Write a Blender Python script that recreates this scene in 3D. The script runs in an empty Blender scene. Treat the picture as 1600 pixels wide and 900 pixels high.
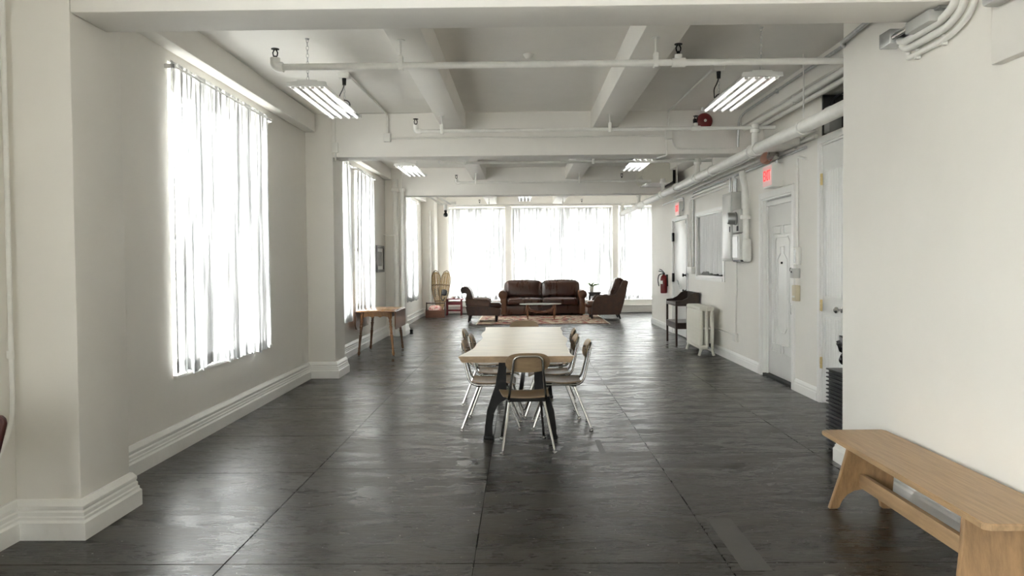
import bpy, bmesh, math, random
from mathutils import Vector, Matrix
R = math.radians
random.seed(7)
S = bpy.context.scene
COL = S.collection

# ------------------------------------------------------------------ camera
FPX, VPX, VPY, PPY, ROLL, CAMZ = 1180.0, 815.0, 409.0, 439.6, 0.008, 1.5
def cam_axes():
    dy = Vector(((VPX-800)/FPX, -(VPY-PPY)/FPX, -1.0)).normalized()   # world +Y seen from the camera
    up = Vector((-ROLL, 1.0, 0.0)); up = (up - dy*up.dot(dy)).normalized()
    dx = dy.cross(up)
    return Matrix((dx, dy, up))      # rows: world axes in camera space -> camera-to-world rotation
RC = cam_axes()
cam_d = bpy.data.cameras.new('camera'); cam = bpy.data.objects.new('camera', cam_d); COL.objects.link(cam)
cam_d.sensor_width = 36.0; cam_d.lens = FPX/1600*36.0
cam_d.shift_y = (PPY-450)/1600.0
cam_d.clip_start = 0.05; cam_d.clip_end = 300
cam.matrix_world = Matrix.Translation((0, 0, CAMZ)) @ RC.to_4x4()
S.camera = cam
def ray(px, py): return RC @ Vector(((px-800)/FPX, -(py-PPY)/FPX, -1.0))
def at(px, py, Y):                       # point of the photograph at depth Y
    d = ray(px, py); return Vector((0, 0, CAMZ)) + d*(Y/d.y)
def on_x(px, py, X):                     # ... on a wall x = X
    d = ray(px, py); return Vector((0, 0, CAMZ)) + d*(X/d.x)
def on_z(px, py, Z):                     # ... on a level z = Z
    d = ray(px, py); return Vector((0, 0, CAMZ)) + d*((Z-CAMZ)/d.z)

# ------------------------------------------------------------------ light: overcast sky
W = bpy.data.worlds.new('overcast_sky'); S.world = W; W.use_nodes = True
bg = W.node_tree.nodes['Background']
bg.inputs['Color'].default_value = (1.0, 0.985, 0.96, 1); bg.inputs['Strength'].default_value = 22.0
vs = S.view_settings
vs.view_transform = 'Standard'; vs.look = 'None'; vs.gamma = 1.0; vs.use_curve_mapping = False
vs.exposure = 0.33
S.cycles.max_bounces = 14; S.cycles.diffuse_bounces = 8; S.cycles.glossy_bounces = 5
S.cycles.transparent_max_bounces = 16; S.cycles.transmission_bounces = 8
S.cycles.sample_clamp_indirect = 12.0
S.cycles.caustics_reflective = False; S.cycles.caustics_refractive = False

def portal(loc, rot, sx, sz):
    l = bpy.data.lights.new('daylight_portal', 'AREA'); l.shape = 'RECTANGLE'; l.size = sx; l.size_y = sz
    l.cycles.is_portal = True
    o = bpy.data.objects.new('daylight_portal', l); o.location = loc; o.rotation_euler = rot; COL.objects.link(o)

# ------------------------------------------------------------------ materials
MATS = {}
def node_mat(name):
    m = bpy.data.materials.new(name); m.use_nodes = True
    nt = m.node_tree; MATS[name] = m
    return m, nt, nt.nodes['Principled BSDF']
def mat(name, col, rough=0.5, metal=0.0, var=0.0, vscale=4.0, stretch=(1, 1, 1), bump=0.0, bscale=60.0, spec=0.5, coat=0.0, col2=None, emit=0.0, detail=4.0, rvar=0.0):
    m, nt, p = node_mat(name); L = nt.links; N = nt.nodes
    p.inputs['Roughness'].default_value = rough; p.inputs['Metallic'].default_value = metal
    p.inputs['Specular IOR Level'].default_value = spec; p.inputs['Coat Weight'].default_value = coat
    c = (*col, 1); p.inputs['Base Color'].default_value = c
    if emit: p.inputs['Emission Color'].default_value = c; p.inputs['Emission Strength'].default_value = emit
    if var or bump or rvar:
        tc = N.new('ShaderNodeTexCoord'); mp = N.new('ShaderNodeMapping'); mp.inputs['Scale'].default_value = stretch
        L.new(tc.outputs['Object'], mp.inputs['Vector'])
    if var or rvar:
        n = N.new('ShaderNodeTexNoise'); n.inputs['Scale'].default_value = vscale; n.inputs['Detail'].default_value = detail
        n.inputs['Roughness'].default_value = 0.65
        L.new(mp.outputs[0], n.inputs['Vector'])
    if var:
        r = N.new('ShaderNodeValToRGB'); e = r.color_ramp.elements
        e[0].position = 0.3; e[1].position = 0.7
        if col2: e[0].color = (*col2, 1); e[1].color = c
        else:
            e[0].color = tuple(max(0, x*(1-var)) for x in col)+(1,); e[1].color = tuple(min(1, x*(1+var)) for x in col)+(1,)
        L.new(n.outputs['Fac'], r.inputs['Fac']); L.new(r.outputs[0], p.inputs['Base Color'])
    if rvar:
        q = N.new('ShaderNodeMapRange'); q.inputs['To Min'].default_value = rough-rvar; q.inputs['To Max'].default_value = rough+rvar
        q.inputs['From Min'].default_value = 0.3; q.inputs['From Max'].default_value = 0.7
        L.new(n.outputs['Fac'], q.inputs['Value']); L.new(q.outputs[0], p.inputs['Roughness'])
    if bump:
        n2 = N.new('ShaderNodeTexNoise'); n2.inputs['Scale'].default_value = bscale; n2.inputs['Detail'].default_value = 3
        L.new(mp.outputs[0], n2.inputs['Vector'])
        b = N.new('ShaderNodeBump'); b.inputs['Strength'].default_value = bump; b.inputs['Distance'].default_value = 0.004
        L.new(n2.outputs['Fac'], b.inputs['Height']); L.new(b.outputs[0], p.inputs['Normal'])
    return m

mat('wall_paint', (0.86, 0.838, 0.792), 0.55, var=0.025, vscale=0.8, bump=0.35, bscale=9.0, spec=0.3)
mat('ceiling_paint', (0.86, 0.84, 0.80), 0.6, var=0.03, vscale=1.2, bump=0.5, bscale=12.0, spec=0.3)
mat('trim_paint', (0.87, 0.865, 0.84), 0.32, var=0.03, vscale=3, bump=0.3, bscale=25)
mat('door_paint', (0.85, 0.85, 0.83), 0.3, var=0.02, vscale=3, bump=0.15, bscale=25)
mat('pipe_paint', (0.84, 0.83, 0.79), 0.4, var=0.05, vscale=9, bump=0.3, bscale=30)
mat('galvanised', (0.55, 0.56, 0.56), 0.38, 0.9, var=0.15, vscale=14)
mat('grey_box', (0.52, 0.52, 0.50), 0.45, 0.2, var=0.06, vscale=6)
mat('chrome', (0.50, 0.49, 0.47), 0.16, 1.0)
mat('brass', (0.70, 0.58, 0.32), 0.3, 1.0)
mat('black_iron', (0.010, 0.0095, 0.009), 0.5, 0.0, bump=0.3, bscale=50, spec=0.25)
mat('black_plastic', (0.014, 0.014, 0.015), 0.38)
mat('black_bag', (0.010, 0.010, 0.012), 0.22, bump=0.8, bscale=25)
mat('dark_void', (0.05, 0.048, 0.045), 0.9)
mat('chair_ply', (0.27, 0.19, 0.112), 0.40, var=0.18, vscale=5, stretch=(1, 14, 3), bump=0.05, bscale=40)
mat('chair_ply_edge', (0.42, 0.32, 0.20), 0.5, var=0.2, vscale=60, stretch=(1, 1, 6))
mat('maple_top', (0.80, 0.71, 0.56), 0.30, var=0.14, vscale=2.4, stretch=(1.2, 5, 1), detail=6)
mat('maple_edge', (0.36, 0.25, 0.15), 0.5, var=0.3, vscale=4, stretch=(3, 3, 8), detail=6)
mat('oak_bench', (0.40, 0.265, 0.145), 0.42, var=0.22, vscale=3.0, stretch=(16, 0.9, 9), bump=0.12, bscale=30, detail=8)
mat('oak_bench_leg', (0.34, 0.205, 0.10), 0.42, var=0.30, vscale=3.0, stretch=(9, 9, 0.9), bump=0.12, bscale=30, detail=8)
mat('cherry_wood', (0.33, 0.165, 0.07), 0.25, var=0.25, vscale=4, stretch=(10, 1, 4), coat=0.4)
mat('dark_turned', (0.15, 0.065, 0.028), 0.28, var=0.3, vscale=6, stretch=(3, 3, 1), coat=0.4)
mat('walnut', (0.20, 0.085, 0.04), 0.3, var=0.25, vscale=6, stretch=(1, 6, 6), coat=0.3)
mat('dark_stain', (0.040, 0.022, 0.014), 0.35, var=0.3, vscale=6, stretch=(6, 1, 2))
mat('ebony', (0.02, 0.014, 0.012), 0.35)
mat('leather_brown', (0.046, 0.017, 0.009), 0.30, var=0.10, vscale=4, stretch=(1.6, 1, 0.5), bump=0.12, bscale=9, rvar=0.06)
mat('leather_tan', (0.095, 0.039, 0.017), 0.36, var=0.25, vscale=6, bump=0.4, bscale=14, rvar=0.08)
mat('leather_dark', (0.058, 0.024, 0.012), 0.40, var=0.35, vscale=9, bump=0.4, bscale=18, rvar=0.1)
mat('red_paint', (0.16, 0.008, 0.014), 0.4, var=0.15, vscale=9)
mat('bell_red', (0.15, 0.012, 0.012), 0.4, var=0.1, vscale=9)
mat('extinguisher_red', (0.16, 0.004, 0.006), 0.25)
mat('maroon', (0.05, 0.010, 0.008), 0.3, coat=0.4)
mat('cream_vinyl', (0.62, 0.55, 0.45), 0.4)
mat('rawhide', (0.30, 0.205, 0.09), 0.6, var=0.3, vscale=20)
mat('bent_ash', (0.16, 0.10, 0.05), 0.5)
mat('crate_wood', (0.12, 0.05, 0.028), 0.5, var=0.3, vscale=8, stretch=(1, 6, 6))
mat('green_leaf', (0.06, 0.14, 0.03), 0.5, var=0.3, vscale=10)
mat('pot_white', (0.75, 0.76, 0.70), 0.35)
mat('white_plastic', (0.80, 0.79, 0.75), 0.4)
mat('beige_plastic', (0.60, 0.53, 0.38), 0.45)
mat('white_enamel', (0.84, 0.84, 0.82), 0.25)
mat('tube_white', (0.92, 0.92, 0.90), 0.2)
mat('reflector', (0.86, 0.86, 0.85), 0.12, 1.0)
mat('radiator_paint', (0.78, 0.76, 0.68), 0.35, var=0.04, vscale=20, bump=0.4, bscale=60)
mat('paper_white', (0.82, 0.82, 0.80), 0.6)
mat('picture_grey', (0.30, 0.31, 0.31), 0.25, var=0.35, vscale=5)
mat('frame_grey', (0.10, 0.095, 0.09), 0.4)
mat('exit_red', (1.0, 0.045, 0.05), 0.4, emit=0.9)
mat('exit_face', (0.95, 0.62, 0.60), 0.4, emit=0.12)
mat('stone_facade', (0.70, 0.68, 0.65), 0.8, var=0.1, vscale=0.6)
mat('brick_facade', (0.55, 0.53, 0.50), 0.8, var=0.1, vscale=0.6)
mat('far_glass', (0.30, 0.33, 0.36), 0.15)
mat('street', (0.3, 0.3, 0.3), 0.9)
mat('floor_gap', (0.012, 0.011, 0.010), 0.8)
mat('tape_grey', (0.055, 0.052, 0.046), 0.40, var=0.15, vscale=6)
mat('grille_dark', (0.10, 0.10, 0.10), 0.5)
mat('orange_lamp', (0.55, 0.30, 0.22), 0.3)
mat('cloth_pattern', (0.42, 0.06, 0.06), 0.8, var=0.5, vscale=24, col2=(0.70, 0.60, 0.52), detail=1)

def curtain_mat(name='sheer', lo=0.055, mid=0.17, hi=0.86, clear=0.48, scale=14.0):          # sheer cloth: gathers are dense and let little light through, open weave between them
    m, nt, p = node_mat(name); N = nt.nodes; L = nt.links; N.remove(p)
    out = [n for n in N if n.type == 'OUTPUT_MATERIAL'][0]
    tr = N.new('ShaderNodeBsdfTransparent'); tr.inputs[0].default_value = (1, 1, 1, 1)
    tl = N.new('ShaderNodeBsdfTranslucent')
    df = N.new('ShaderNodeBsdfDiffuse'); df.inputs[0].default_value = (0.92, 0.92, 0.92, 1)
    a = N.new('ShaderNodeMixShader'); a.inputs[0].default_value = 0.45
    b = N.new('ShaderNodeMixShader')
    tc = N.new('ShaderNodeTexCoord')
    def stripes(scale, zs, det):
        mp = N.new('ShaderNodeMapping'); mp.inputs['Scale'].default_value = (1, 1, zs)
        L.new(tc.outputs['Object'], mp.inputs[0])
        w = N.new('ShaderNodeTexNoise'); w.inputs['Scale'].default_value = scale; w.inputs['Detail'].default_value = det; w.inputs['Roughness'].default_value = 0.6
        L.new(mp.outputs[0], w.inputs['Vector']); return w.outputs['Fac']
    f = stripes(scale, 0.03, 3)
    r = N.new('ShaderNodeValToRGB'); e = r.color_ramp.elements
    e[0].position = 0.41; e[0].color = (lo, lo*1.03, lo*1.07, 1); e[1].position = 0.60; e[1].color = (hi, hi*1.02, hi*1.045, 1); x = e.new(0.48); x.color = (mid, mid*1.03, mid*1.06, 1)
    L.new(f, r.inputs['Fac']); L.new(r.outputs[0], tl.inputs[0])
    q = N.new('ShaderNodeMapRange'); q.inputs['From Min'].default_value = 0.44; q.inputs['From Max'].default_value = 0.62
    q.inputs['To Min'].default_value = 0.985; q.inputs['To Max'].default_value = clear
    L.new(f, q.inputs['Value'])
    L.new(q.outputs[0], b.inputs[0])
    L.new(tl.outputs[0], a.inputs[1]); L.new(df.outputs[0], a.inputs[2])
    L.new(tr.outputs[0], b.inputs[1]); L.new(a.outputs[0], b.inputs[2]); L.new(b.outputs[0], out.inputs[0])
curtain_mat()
curtain_mat('sheer_fine', 0.10, 0.20, 0.60, 0.74, 19.0)
def glass_mat():
    m, nt, p = node_mat('pane_glass'); N = nt.nodes; L = nt.links; N.remove(p)
    out = [n for n in N if n.type == 'OUTPUT_MATERIAL'][0]
    tr = N.new('ShaderNodeBsdfTransparent'); tr.inputs[0].default_value = (0.93, 0.95, 0.95, 1)
    gl = N.new('ShaderNodeBsdfGlossy'); gl.inputs['Roughness'].default_value = 0.02
    b = N.new('ShaderNodeMixShader'); b.inputs[0].default_value = 0.06
    L.new(tr.outputs[0], b.inputs[1]); L.new(gl.outputs[0], b.inputs[2]); L.new(b.outputs[0], out.inputs[0])
glass_mat()
mat('cotton', (0.90, 0.905, 0.91), 0.9, spec=0.1)
mat('ac_shell', (0.70, 0.68, 0.60), 0.45)
mat('table_stone', (0.84, 0.83, 0.81), 0.15, var=0.3, vscale=3, col2=(0.45, 0.45, 0.45), detail=8)  # pale top with mottled grey variation

def floor_mat():
    m, nt, p = node_mat('floor_paint'); N = nt.nodes; L = nt.links
    geo = N.new('ShaderNodeNewGeometry'); oi = N.new('ShaderNodeObjectInfo')
    def noise(scale, detail=6, rough=0.65, stretch=(1, 1, 1), dist=0.0):
        mp = N.new('ShaderNodeMapping'); mp.inputs['Scale'].default_value = stretch
        L.new(geo.outputs['Position'], mp.inputs[0])
        n = N.new('ShaderNodeTexNoise'); n.inputs['Scale'].default_value = scale; n.inputs['Detail'].default_value = detail
        n.inputs['Roughness'].default_value = rough; n.inputs['Distortion'].default_value = dist
        L.new(mp.outputs[0], n.inputs['Vector']); return n.outputs['Fac']
    def rng(v, a, b, c, d):
        q = N.new('ShaderNodeMapRange'); q.inputs['From Min'].default_value = a; q.inputs['From Max'].default_value = b
        q.inputs['To Min'].default_value = c; q.inputs['To Max'].default_value = d
        L.new(v, q.inputs['Value']); return q.outputs[0]
    def mix(f, a, b):
        x = N.new('ShaderNodeMix'); x.data_type = 'RGBA'
        for s, v in ((0, f), (6, a), (7, b)):
            if hasattr(v, 'links'): L.new(v, x.inputs[s])
            else: x.inputs[s].default_value = v
        return x.outputs[2]
    def math_(op, a, b=None, c=None):
        x = N.new('ShaderNodeMath'); x.operation = op
        for i, v in enumerate((a, b, c)):
            if v is None: continue
            if hasattr(v, 'links'): L.new(v, x.inputs[i])
            else: x.inputs[i].default_value = v
        return x.outputs[0]
    big = noise(0.9, 5, 0.6, (0.6, 1.4, 1)); patch = noise(3.2, 8, 0.72, (0.55, 1.5, 1), 0.6)
    grain = noise(26, 6, 0.7, (0.35, 1.6, 1)); fine = noise(160, 3, 0.6)
    c = mix(rng(big, 0.3, 0.7, 0, 1), (0.011, 0.0092, 0.0072, 1), (0.026, 0.0218, 0.0168, 1))
    worn = rng(patch, 0.50, 0.62, 0, 1)
    c = mix(math_('MULTIPLY', worn, 0.75), c, (0.074, 0.064, 0.050, 1))
    dark = rng(noise(4.5, 9, 0.75, (0.5, 1.7, 1), 1.0), 0.56, 0.62, 0, 1)
    c = mix(math_('MULTIPLY', dark, 0.75), c, (0.005, 0.0047, 0.0042, 1))
    c = mix(rng(grain, 0.35, 0.75, 0, 0.45), c, (0.052, 0.0475, 0.040, 1))
    c = mix(rng(oi.outputs['Random'], 0, 1, 0, 0.3), c, (0.014, 0.013, 0.012, 1))
    # a wandering crack across the near floor
    sep = N.new('ShaderNodeSeparateXYZ'); L.new(geo.outputs['Position'], sep.inputs[0])
    w = noise(1.6, 5, 0.6, (1, 0.02, 1))
    d = math_('ABSOLUTE', math_('SUBTRACT', math_('ADD', sep.outputs['Y'], math_('MULTIPLY', w, 0.9)), 4.93))
    crack = rng(d, 0.002, 0.005, 1, 0)
    c = mix(crack, c, (0.006, 0.006, 0.006, 1))
    speck = rng(noise(42, 1, 0.4), 0.775, 0.79, 0, 1)
    c = mix(math_('MULTIPLY', speck, 0.8), c, (0.5, 0.48, 0.44, 1))
    L.new(c, p.inputs['Base Color'])
    r = math_('ADD', rng(patch, 0.36, 0.66, 0.15, 0.38), rng(grain, 0.3, 0.75, -0.03, 0.12))
    L.new(r, p.inputs['Roughness'])
    p.inputs['Specular IOR Level'].default_value = 0.36
    b = N.new('ShaderNodeBump'); b.inputs['Strength'].default_value = 0.45; b.inputs['Distance'].default_value = 0.005
    h = math_('ADD', math_('MULTIPLY', patch, 1.2), math_('MULTIPLY', grain, 0.55))
    h = math_('SUBTRACT', h, math_('MULTIPLY', crack, 0.6))
    L.new(h, b.inputs['Height']); L.new(b.outputs[0], p.inputs['Normal'])
floor_mat()

def rug_mat():
    m, nt, p = node_mat('rug_wool'); N = nt.nodes; L = nt.links
    tc = N.new('ShaderNodeTexCoord'); p.inputs['Roughness'].default_value = 0.95; p.inputs['Specular IOR Level'].default_value = 0.1
    v = N.new('ShaderNodeTexVoronoi'); v.inputs['Scale'].default_value = 2.3; L.new(tc.outputs['Object'], v.inputs['Vector'])
    n = N.new('ShaderNodeTexNoise'); n.inputs['Scale'].default_value = 7; n.inputs['Detail'].default_value = 5; L.new(tc.outputs['Object'], n.inputs['Vector'])
    r = N.new('ShaderNodeValToRGB'); e = r.color_ramp.elements; r.color_ramp.interpolation = 'CONSTANT'
    e[0].color = (0.06, 0.075, 0.10, 1); e[1].position = 0.13; e[1].color = (0.58, 0.52, 0.40, 1)
    for pos, col in ((0.22, (0.24, 0.05, 0.05, 1)), (0.29, (0.55, 0.48, 0.36, 1)), (0.46, (0.28, 0.09, 0.075, 1)), (0.6, (0.08, 0.09, 0.10, 1)), (0.66, (0.45, 0.36, 0.26, 1))):
        x = e.new(pos); x.color = col
    a = N.new('ShaderNodeMath'); a.operation = 'ADD'; L.new(v.outputs['Distance'], a.inputs[0])
    s = N.new('ShaderNodeMath'); s.operation = 'MULTIPLY_ADD'; s.inputs[1].default_value = 0.5; s.inputs[2].default_value = -0.25
    L.new(n.outputs['Fac'], s.inputs[0]); L.new(s.outputs[0], a.inputs[1]); L.new(a.outputs[0], r.inputs['Fac']); L.new(r.outputs[0], p.inputs['Base Color'])
rug_mat()
mat('rug_border', (0.50, 0.44, 0.33), 0.95, var=0.35, vscale=14, col2=(0.22, 0.06, 0.06), spec=0.1)
mat('rug_edge', (0.06, 0.02, 0.02), 0.95, spec=0.1)
mat('rug_fringe', (0.62, 0.58, 0.48), 0.95, spec=0.1)

# ------------------------------------------------------------------ mesh helpers
FRAME = {}
class B:
    def __init__(self): self.bm = bmesh.new()
    def box(self, x0, x1, y0, y1, z0, z1, bev=0.0, seg=2):
        bm = bmesh.new() if bev else self.bm
        vs_ = [bm.verts.new((x, y, z)) for z in (z0, z1) for y in (y0, y1) for x in (x0, x1)]
        for f in ((0, 2, 3, 1), (4, 5, 7, 6), (0, 1, 5, 4), (2, 6, 7, 3), (0, 4, 6, 2), (1, 3, 7, 5)):
            bm.faces.new([vs_[i] for i in f])
        if bev:
            b = min(bev, 0.49*min(abs(x1-x0), abs(y1-y0), abs(z1-z0)))
            bmesh.ops.bevel(bm, geom=bm.edges[:], offset=b, segments=seg, profile=0.5, affect='EDGES')
            self.merge(bm)
        return self
    def merge(self, bm, M=None):
        me = bpy.data.meshes.new('t'); bm.to_mesh(me); bm.free()
        if M is not None: me.transform(M)
        self.bm.from_mesh(me); bpy.data.meshes.remove(me)
    def add(self, other, M=None): self.merge(other.bm, M); return self
    def ring(self, c, u, v, r, n):
        return [self.bm.verts.new(c + u*(r*math.cos(2*math.pi*i/n)) + v*(r*math.sin(2*math.pi*i/n))) for i in range(n)]
    def skin(self, rings, closed=False, caps=True):
        n = len(rings[0]); k = len(rings)
        for j in range(k if closed else k-1):
            a, b = rings[j], rings[(j+1) % k]
            for i in range(n): self.bm.faces.new((a[i], a[(i+1) % n], b[(i+1) % n], b[i]))
        if caps and not closed:
            self.bm.faces.new(rings[0][::-1]); self.bm.faces.new(rings[-1])
        return self
    def tube(self, pts, r, n=8, closed=False, radii=None):
        P = [Vector(p) for p in pts]; k = len(P); rings = []; u = None
        for j in range(k):
            if closed: t = (P[(j+1) % k]-P[j-1])
            else: t = P[min(j+1, k-1)]-P[max(j-1, 0)]
            t.normalize()
            if u is None: u = t.orthogonal().normalized()
            u = (u - t*u.dot(t)).normalized(); v = t.cross(u)
            rings.append(self.ring(P[j], u, v, radii[j] if radii else r, n))
        return self.skin(rings, closed)
    def cyl(self, p, q, r, n=12, r2=None):
        return self.tube([p, q], r, n, radii=[r, r if r2 is None else r2])
    def lathe(self, prof, c=(0, 0, 0), axis='z', n=16):
        c = Vector(c); ax = {'z': (Vector((1, 0, 0)), Vector((0, 1, 0)), Vector((0, 0, 1))), 'x': (Vector((0, 1, 0)), Vector((0, 0, 1)), Vector((1, 0, 0))), 'y': (Vector((0, 0, 1)), Vector((1, 0, 0)), Vector((0, 1, 0)))}[axis]
        return self.skin([self.ring(c+ax[2]*z, ax[0], ax[1], max(r, 1e-4), n) for r, z in prof])
    def prism(self, out, plane, a, b):
        f = {'xy': lambda p, h: (p[0], p[1], h), 'xz': lambda p, h: (p[0], h, p[1]), 'yz': lambda p, h: (h, p[0], p[1])}[plane]
        A = [self.bm.verts.new(f(p, a)) for p in out]; Bv = [self.bm.verts.new(f(p, b)) for p in out]; n = len(out)
        for i in range(n): self.bm.faces.new((A[i], A[(i+1) % n], Bv[(i+1) % n], Bv[i]))
        self.bm.faces.new(A[::-1]); self.bm.faces.new(Bv); return self
    def sup(self, c, s, e=0.45, n=20, k=12):          # puffy rounded box (superellipsoid)
        def pw(x): return math.copysign(abs(x)**e, x)
        rings = []
        for j in range(k+1):
            th = -math.pi/2 + math.pi*j/k; cz, sz = pw(math.cos(th)) if 0 < j < k else 0.02, pw(math.sin(th))
            rings.append([self.bm.verts.new((c[0]+s[0]/2*cz*pw(math.cos(2*math.pi*(i+.5)/n)), c[1]+s[1]/2*cz*pw(math.sin(2*math.pi*(i+.5)/n)), c[2]+s[2]/2*sz)) for i in range(n)])
        return self.skin(rings)
    def cushion(self, c, s, r=0.07, bulge=0.03, n=10):   # rounded box with swollen faces
        h = [x/2 for x in s]; idx = {}
        def vert(i, j, k):
            if (i, j, k) in idx: return idx[i, j, k]
            p = [2*i/n-1, 2*j/n-1, 2*k/n-1]; p = [math.sin(x*math.pi/2) for x in p]
            q = [p[a]*h[a] for a in range(3)]; core = [max(-(h[a]-r), min(h[a]-r, q[a])) for a in range(3)]
            d = Vector([q[a]-core[a] for a in range(3)])
            if d.length > 1e-9: q = list(Vector(core)+d.normalized()*min(r, r))
            f = [(1-p[(a+1) % 3]**2)*(1-p[(a+2) % 3]**2) for a in range(3)]
            for a in range(3):
                if abs(p[a]) > 0.999: q[a] += math.copysign(bulge*f[a], p[a])
            idx[i, j, k] = self.bm.verts.new([c[a]+q[a] for a in range(3)]); return idx[i, j, k]
        for a in range(n):
            for b in range(n):
                for e in (0, n):
                    self.bm.faces.new([vert(a, b, e), vert(a+1, b, e), vert(a+1, b+1, e), vert(a, b+1, e)])
                    self.bm.faces.new([vert(a, e, b), vert(a+1, e, b), vert(a+1, e, b+1), vert(a, e, b+1)])
                    self.bm.faces.new([vert(e, a, b), vert(e, a+1, b), vert(e, a+1, b+1), vert(e, a, b+1)])
        return self
    def rot(self, M): bmesh.ops.transform(self.bm, matrix=M, verts=self.bm.verts[:]); return self
    def build(self, name, m, parent=None, label=None, cat=None, group=None, kind=None, smooth=True, ang=35, local=False):
        bm = self.bm
        bmesh.ops.recalc_face_normals(bm, faces=bm.faces[:])
        me = bpy.data.meshes.new(name); bm.to_mesh(me); bm.free()
        o = bpy.data.objects.new(name, me); COL.objects.link(o)
        me.materials.append(MATS[m])
        if smooth and len(me.polygons):
            me.polygons.foreach_set('use_smooth', [True]*len(me.polygons)); me.set_sharp_from_angle(angle=R(ang))
        if parent is not None:
            o.parent = parent
            M = FRAME.get(parent.name, Matrix())
            if not local: me.transform(M.inverted())
            FRAME[o.name] = M
        else:
            xs = [v.co for v in me.vertices]
            lo = [min(v[i] for v in xs) for i in range(3)]; hi = [max(v[i] for v in xs) for i in range(3)]
            base = Vector(((lo[0]+hi[0])/2, (lo[1]+hi[1])/2, lo[2]))
            me.transform(Matrix.Translation(-base)); o.location = base
            FRAME[o.name] = Matrix.Translation(base)
        tag(o, label, cat, group, kind)
        return o
def tag(o, label=None, cat=None, group=None, kind=None):
    for k, v in (('label', label), ('category', cat), ('group', group), ('kind', kind)):
        if v: o[k] = v
    return o
def thing(name, label, cat, loc=(0, 0, 0), rz=0.0, group=None, kind=None):
    o = bpy.data.objects.new(name, None); o.empty_display_size = 0.1; COL.objects.link(o)
    o.location = loc; o.rotation_euler = (0, 0, rz)
    FRAME[o.name] = Matrix.Translation(Vector(loc)) @ Matrix.Rotation(rz, 4, 'Z')
    return tag(o, label, cat, group, kind)
def copy_tree(o, parent=None):
    c = o.copy(); COL.objects.link(c); c.parent = parent
    for ch in list(o.children): copy_tree(ch, c)
    return c
def place(o, loc, rz, label):
    o.location = loc; o.rotation_euler = (0, 0, rz); o['label'] = label; return o
def arc(c, r, a0, a1, n, plane='xz', h=0.0):
    pts = []
    for i in range(n+1):
        a = R(a0+(a1-a0)*i/n); p, q = c[0]+r*math.cos(a), c[1]+r*math.sin(a)
        pts.append({'xz': (p, h, q), 'xy': (p, q, h), 'yz': (h, p, q)}[plane])
    return pts
def smooth_path(pts, rad=0.05, n=5):      # rounded corners
    P = [Vector(p) for p in pts]; out = [P[0]]
    for i in range(1, len(P)-1):
        a, b, c = P[i-1], P[i], P[i+1]
        r = min(rad, (a-b).length*0.49, (c-b).length*0.49)
        p, q = b+(a-b).normalized()*r, b+(c-b).normalized()*r
        for k in range(n+1):
            t = k/n; out.append(p*(1-t)**2 + b*2*t*(1-t) + q*t*t)
    out.append(P[-1]); return out
# ================================================================== THE ROOM
LEFT, COLX, RIGHT, PART, PEND = -2.80, -2.44, 3.13, 2.36, 5.58
FAR, BACK, CEIL, BEAMZ, JOISTZ = 22.0, -5.0, 3.435, 2.87, 3.178
BEAMS = (-1.6, 4.10, 9.80, 15.50); RX = 5.0; REND = 18.2

def wall(name, axis, p0, p1, a0, a1, z0, z1, holes, m='wall_paint', label=None):
    us = sorted({a0, a1, *[h[0] for h in holes], *[h[1] for h in holes]})
    zs = sorted({z0, z1, *[h[2] for h in holes], *[h[3] for h in holes]})
    b = B()
    # merge cells into vertical strips / spans
    for i in range(len(us)-1):
        run = None
        for j in range(len(zs)-1):
            uc, zc = (us[i]+us[i+1])/2, (zs[j]+zs[j+1])/2
            hole = any(h[0] < uc < h[1] and h[2] < zc < h[3] for h in holes)
            if not hole:
                run = [zs[j], zs[j+1]] if run is None else [run[0], zs[j+1]]
            if (hole or j == len(zs)-2) and run:
                if axis == 'y': b.box(p0, p1, us[i], us[i+1], *run)
                else: b.box(us[i], us[i+1], p0, p1, *run)
                run = None
    bmesh.ops.remove_doubles(b.bm, verts=b.bm.verts[:], dist=1e-5)
    seen = {}
    for f in list(b.bm.faces):                       # drop the inner faces between strips
        k = tuple(sorted(v.index for v in f.verts)) if False else tuple(sorted((round(v.co.x, 4), round(v.co.y, 4), round(v.co.z, 4)) for v in f.verts))
        seen.setdefault(k, []).append(f)
    dead = [f for fs in seen.values() if len(fs) > 1 for f in fs]
    bmesh.ops.delete(b.bm, geom=dead, context='FACES_ONLY')
    return b.build(name, m, kind='structure', smooth=False, label=label)

LW = [(-4.3, -2.0, 0.6, 3.16), (-0.4, 1.6, 0.6, 3.16), (6.0, 8.33, 0.58, 3.12), (10.9, 12.35, 0.66, 3.12), (12.72, 14.22, 0.66, 3.12), (18.0, 20.1, 0.66, 3.12)]  # bare ones behind and beside the viewer are unseen, added and sized for daylight
FW = [(-2.10, -0.47, 0.36, 3.10), (-0.28, 2.64, 0.36, 3.10), (2.82, 4.55, 0.36, 3.10)]
BW = [(-1.3, -0.3, 0.6, 3.15)]  # unseen back window, added to light the room from behind
wall('wall_left', 'y', LEFT-0.34, LEFT, BACK, FAR+0.34, 0, CEIL, LW, label='grey white plaster wall with tall curtained windows')
wall('wall_far', 'x', FAR, FAR+0.34, LEFT, RX, 0, CEIL, FW, label='far white wall filled by wide curtained windows')
wall('wall_back', 'x', BACK-0.34, BACK, LEFT-0.34, PART+1, 0, CEIL, BW, label='white wall behind the viewer')
D1 = (8.75, 9.87, 0.0, 2.28); D2 = (7.33, 7.93, 0.0, 2.70); D3 = (14.28, 15.62, 0.0, 2.31); IW = (11.72, 13.5, 1.22, 2.28)
REC = (5.7, 7.93, 2.78, 3.20)
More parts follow.
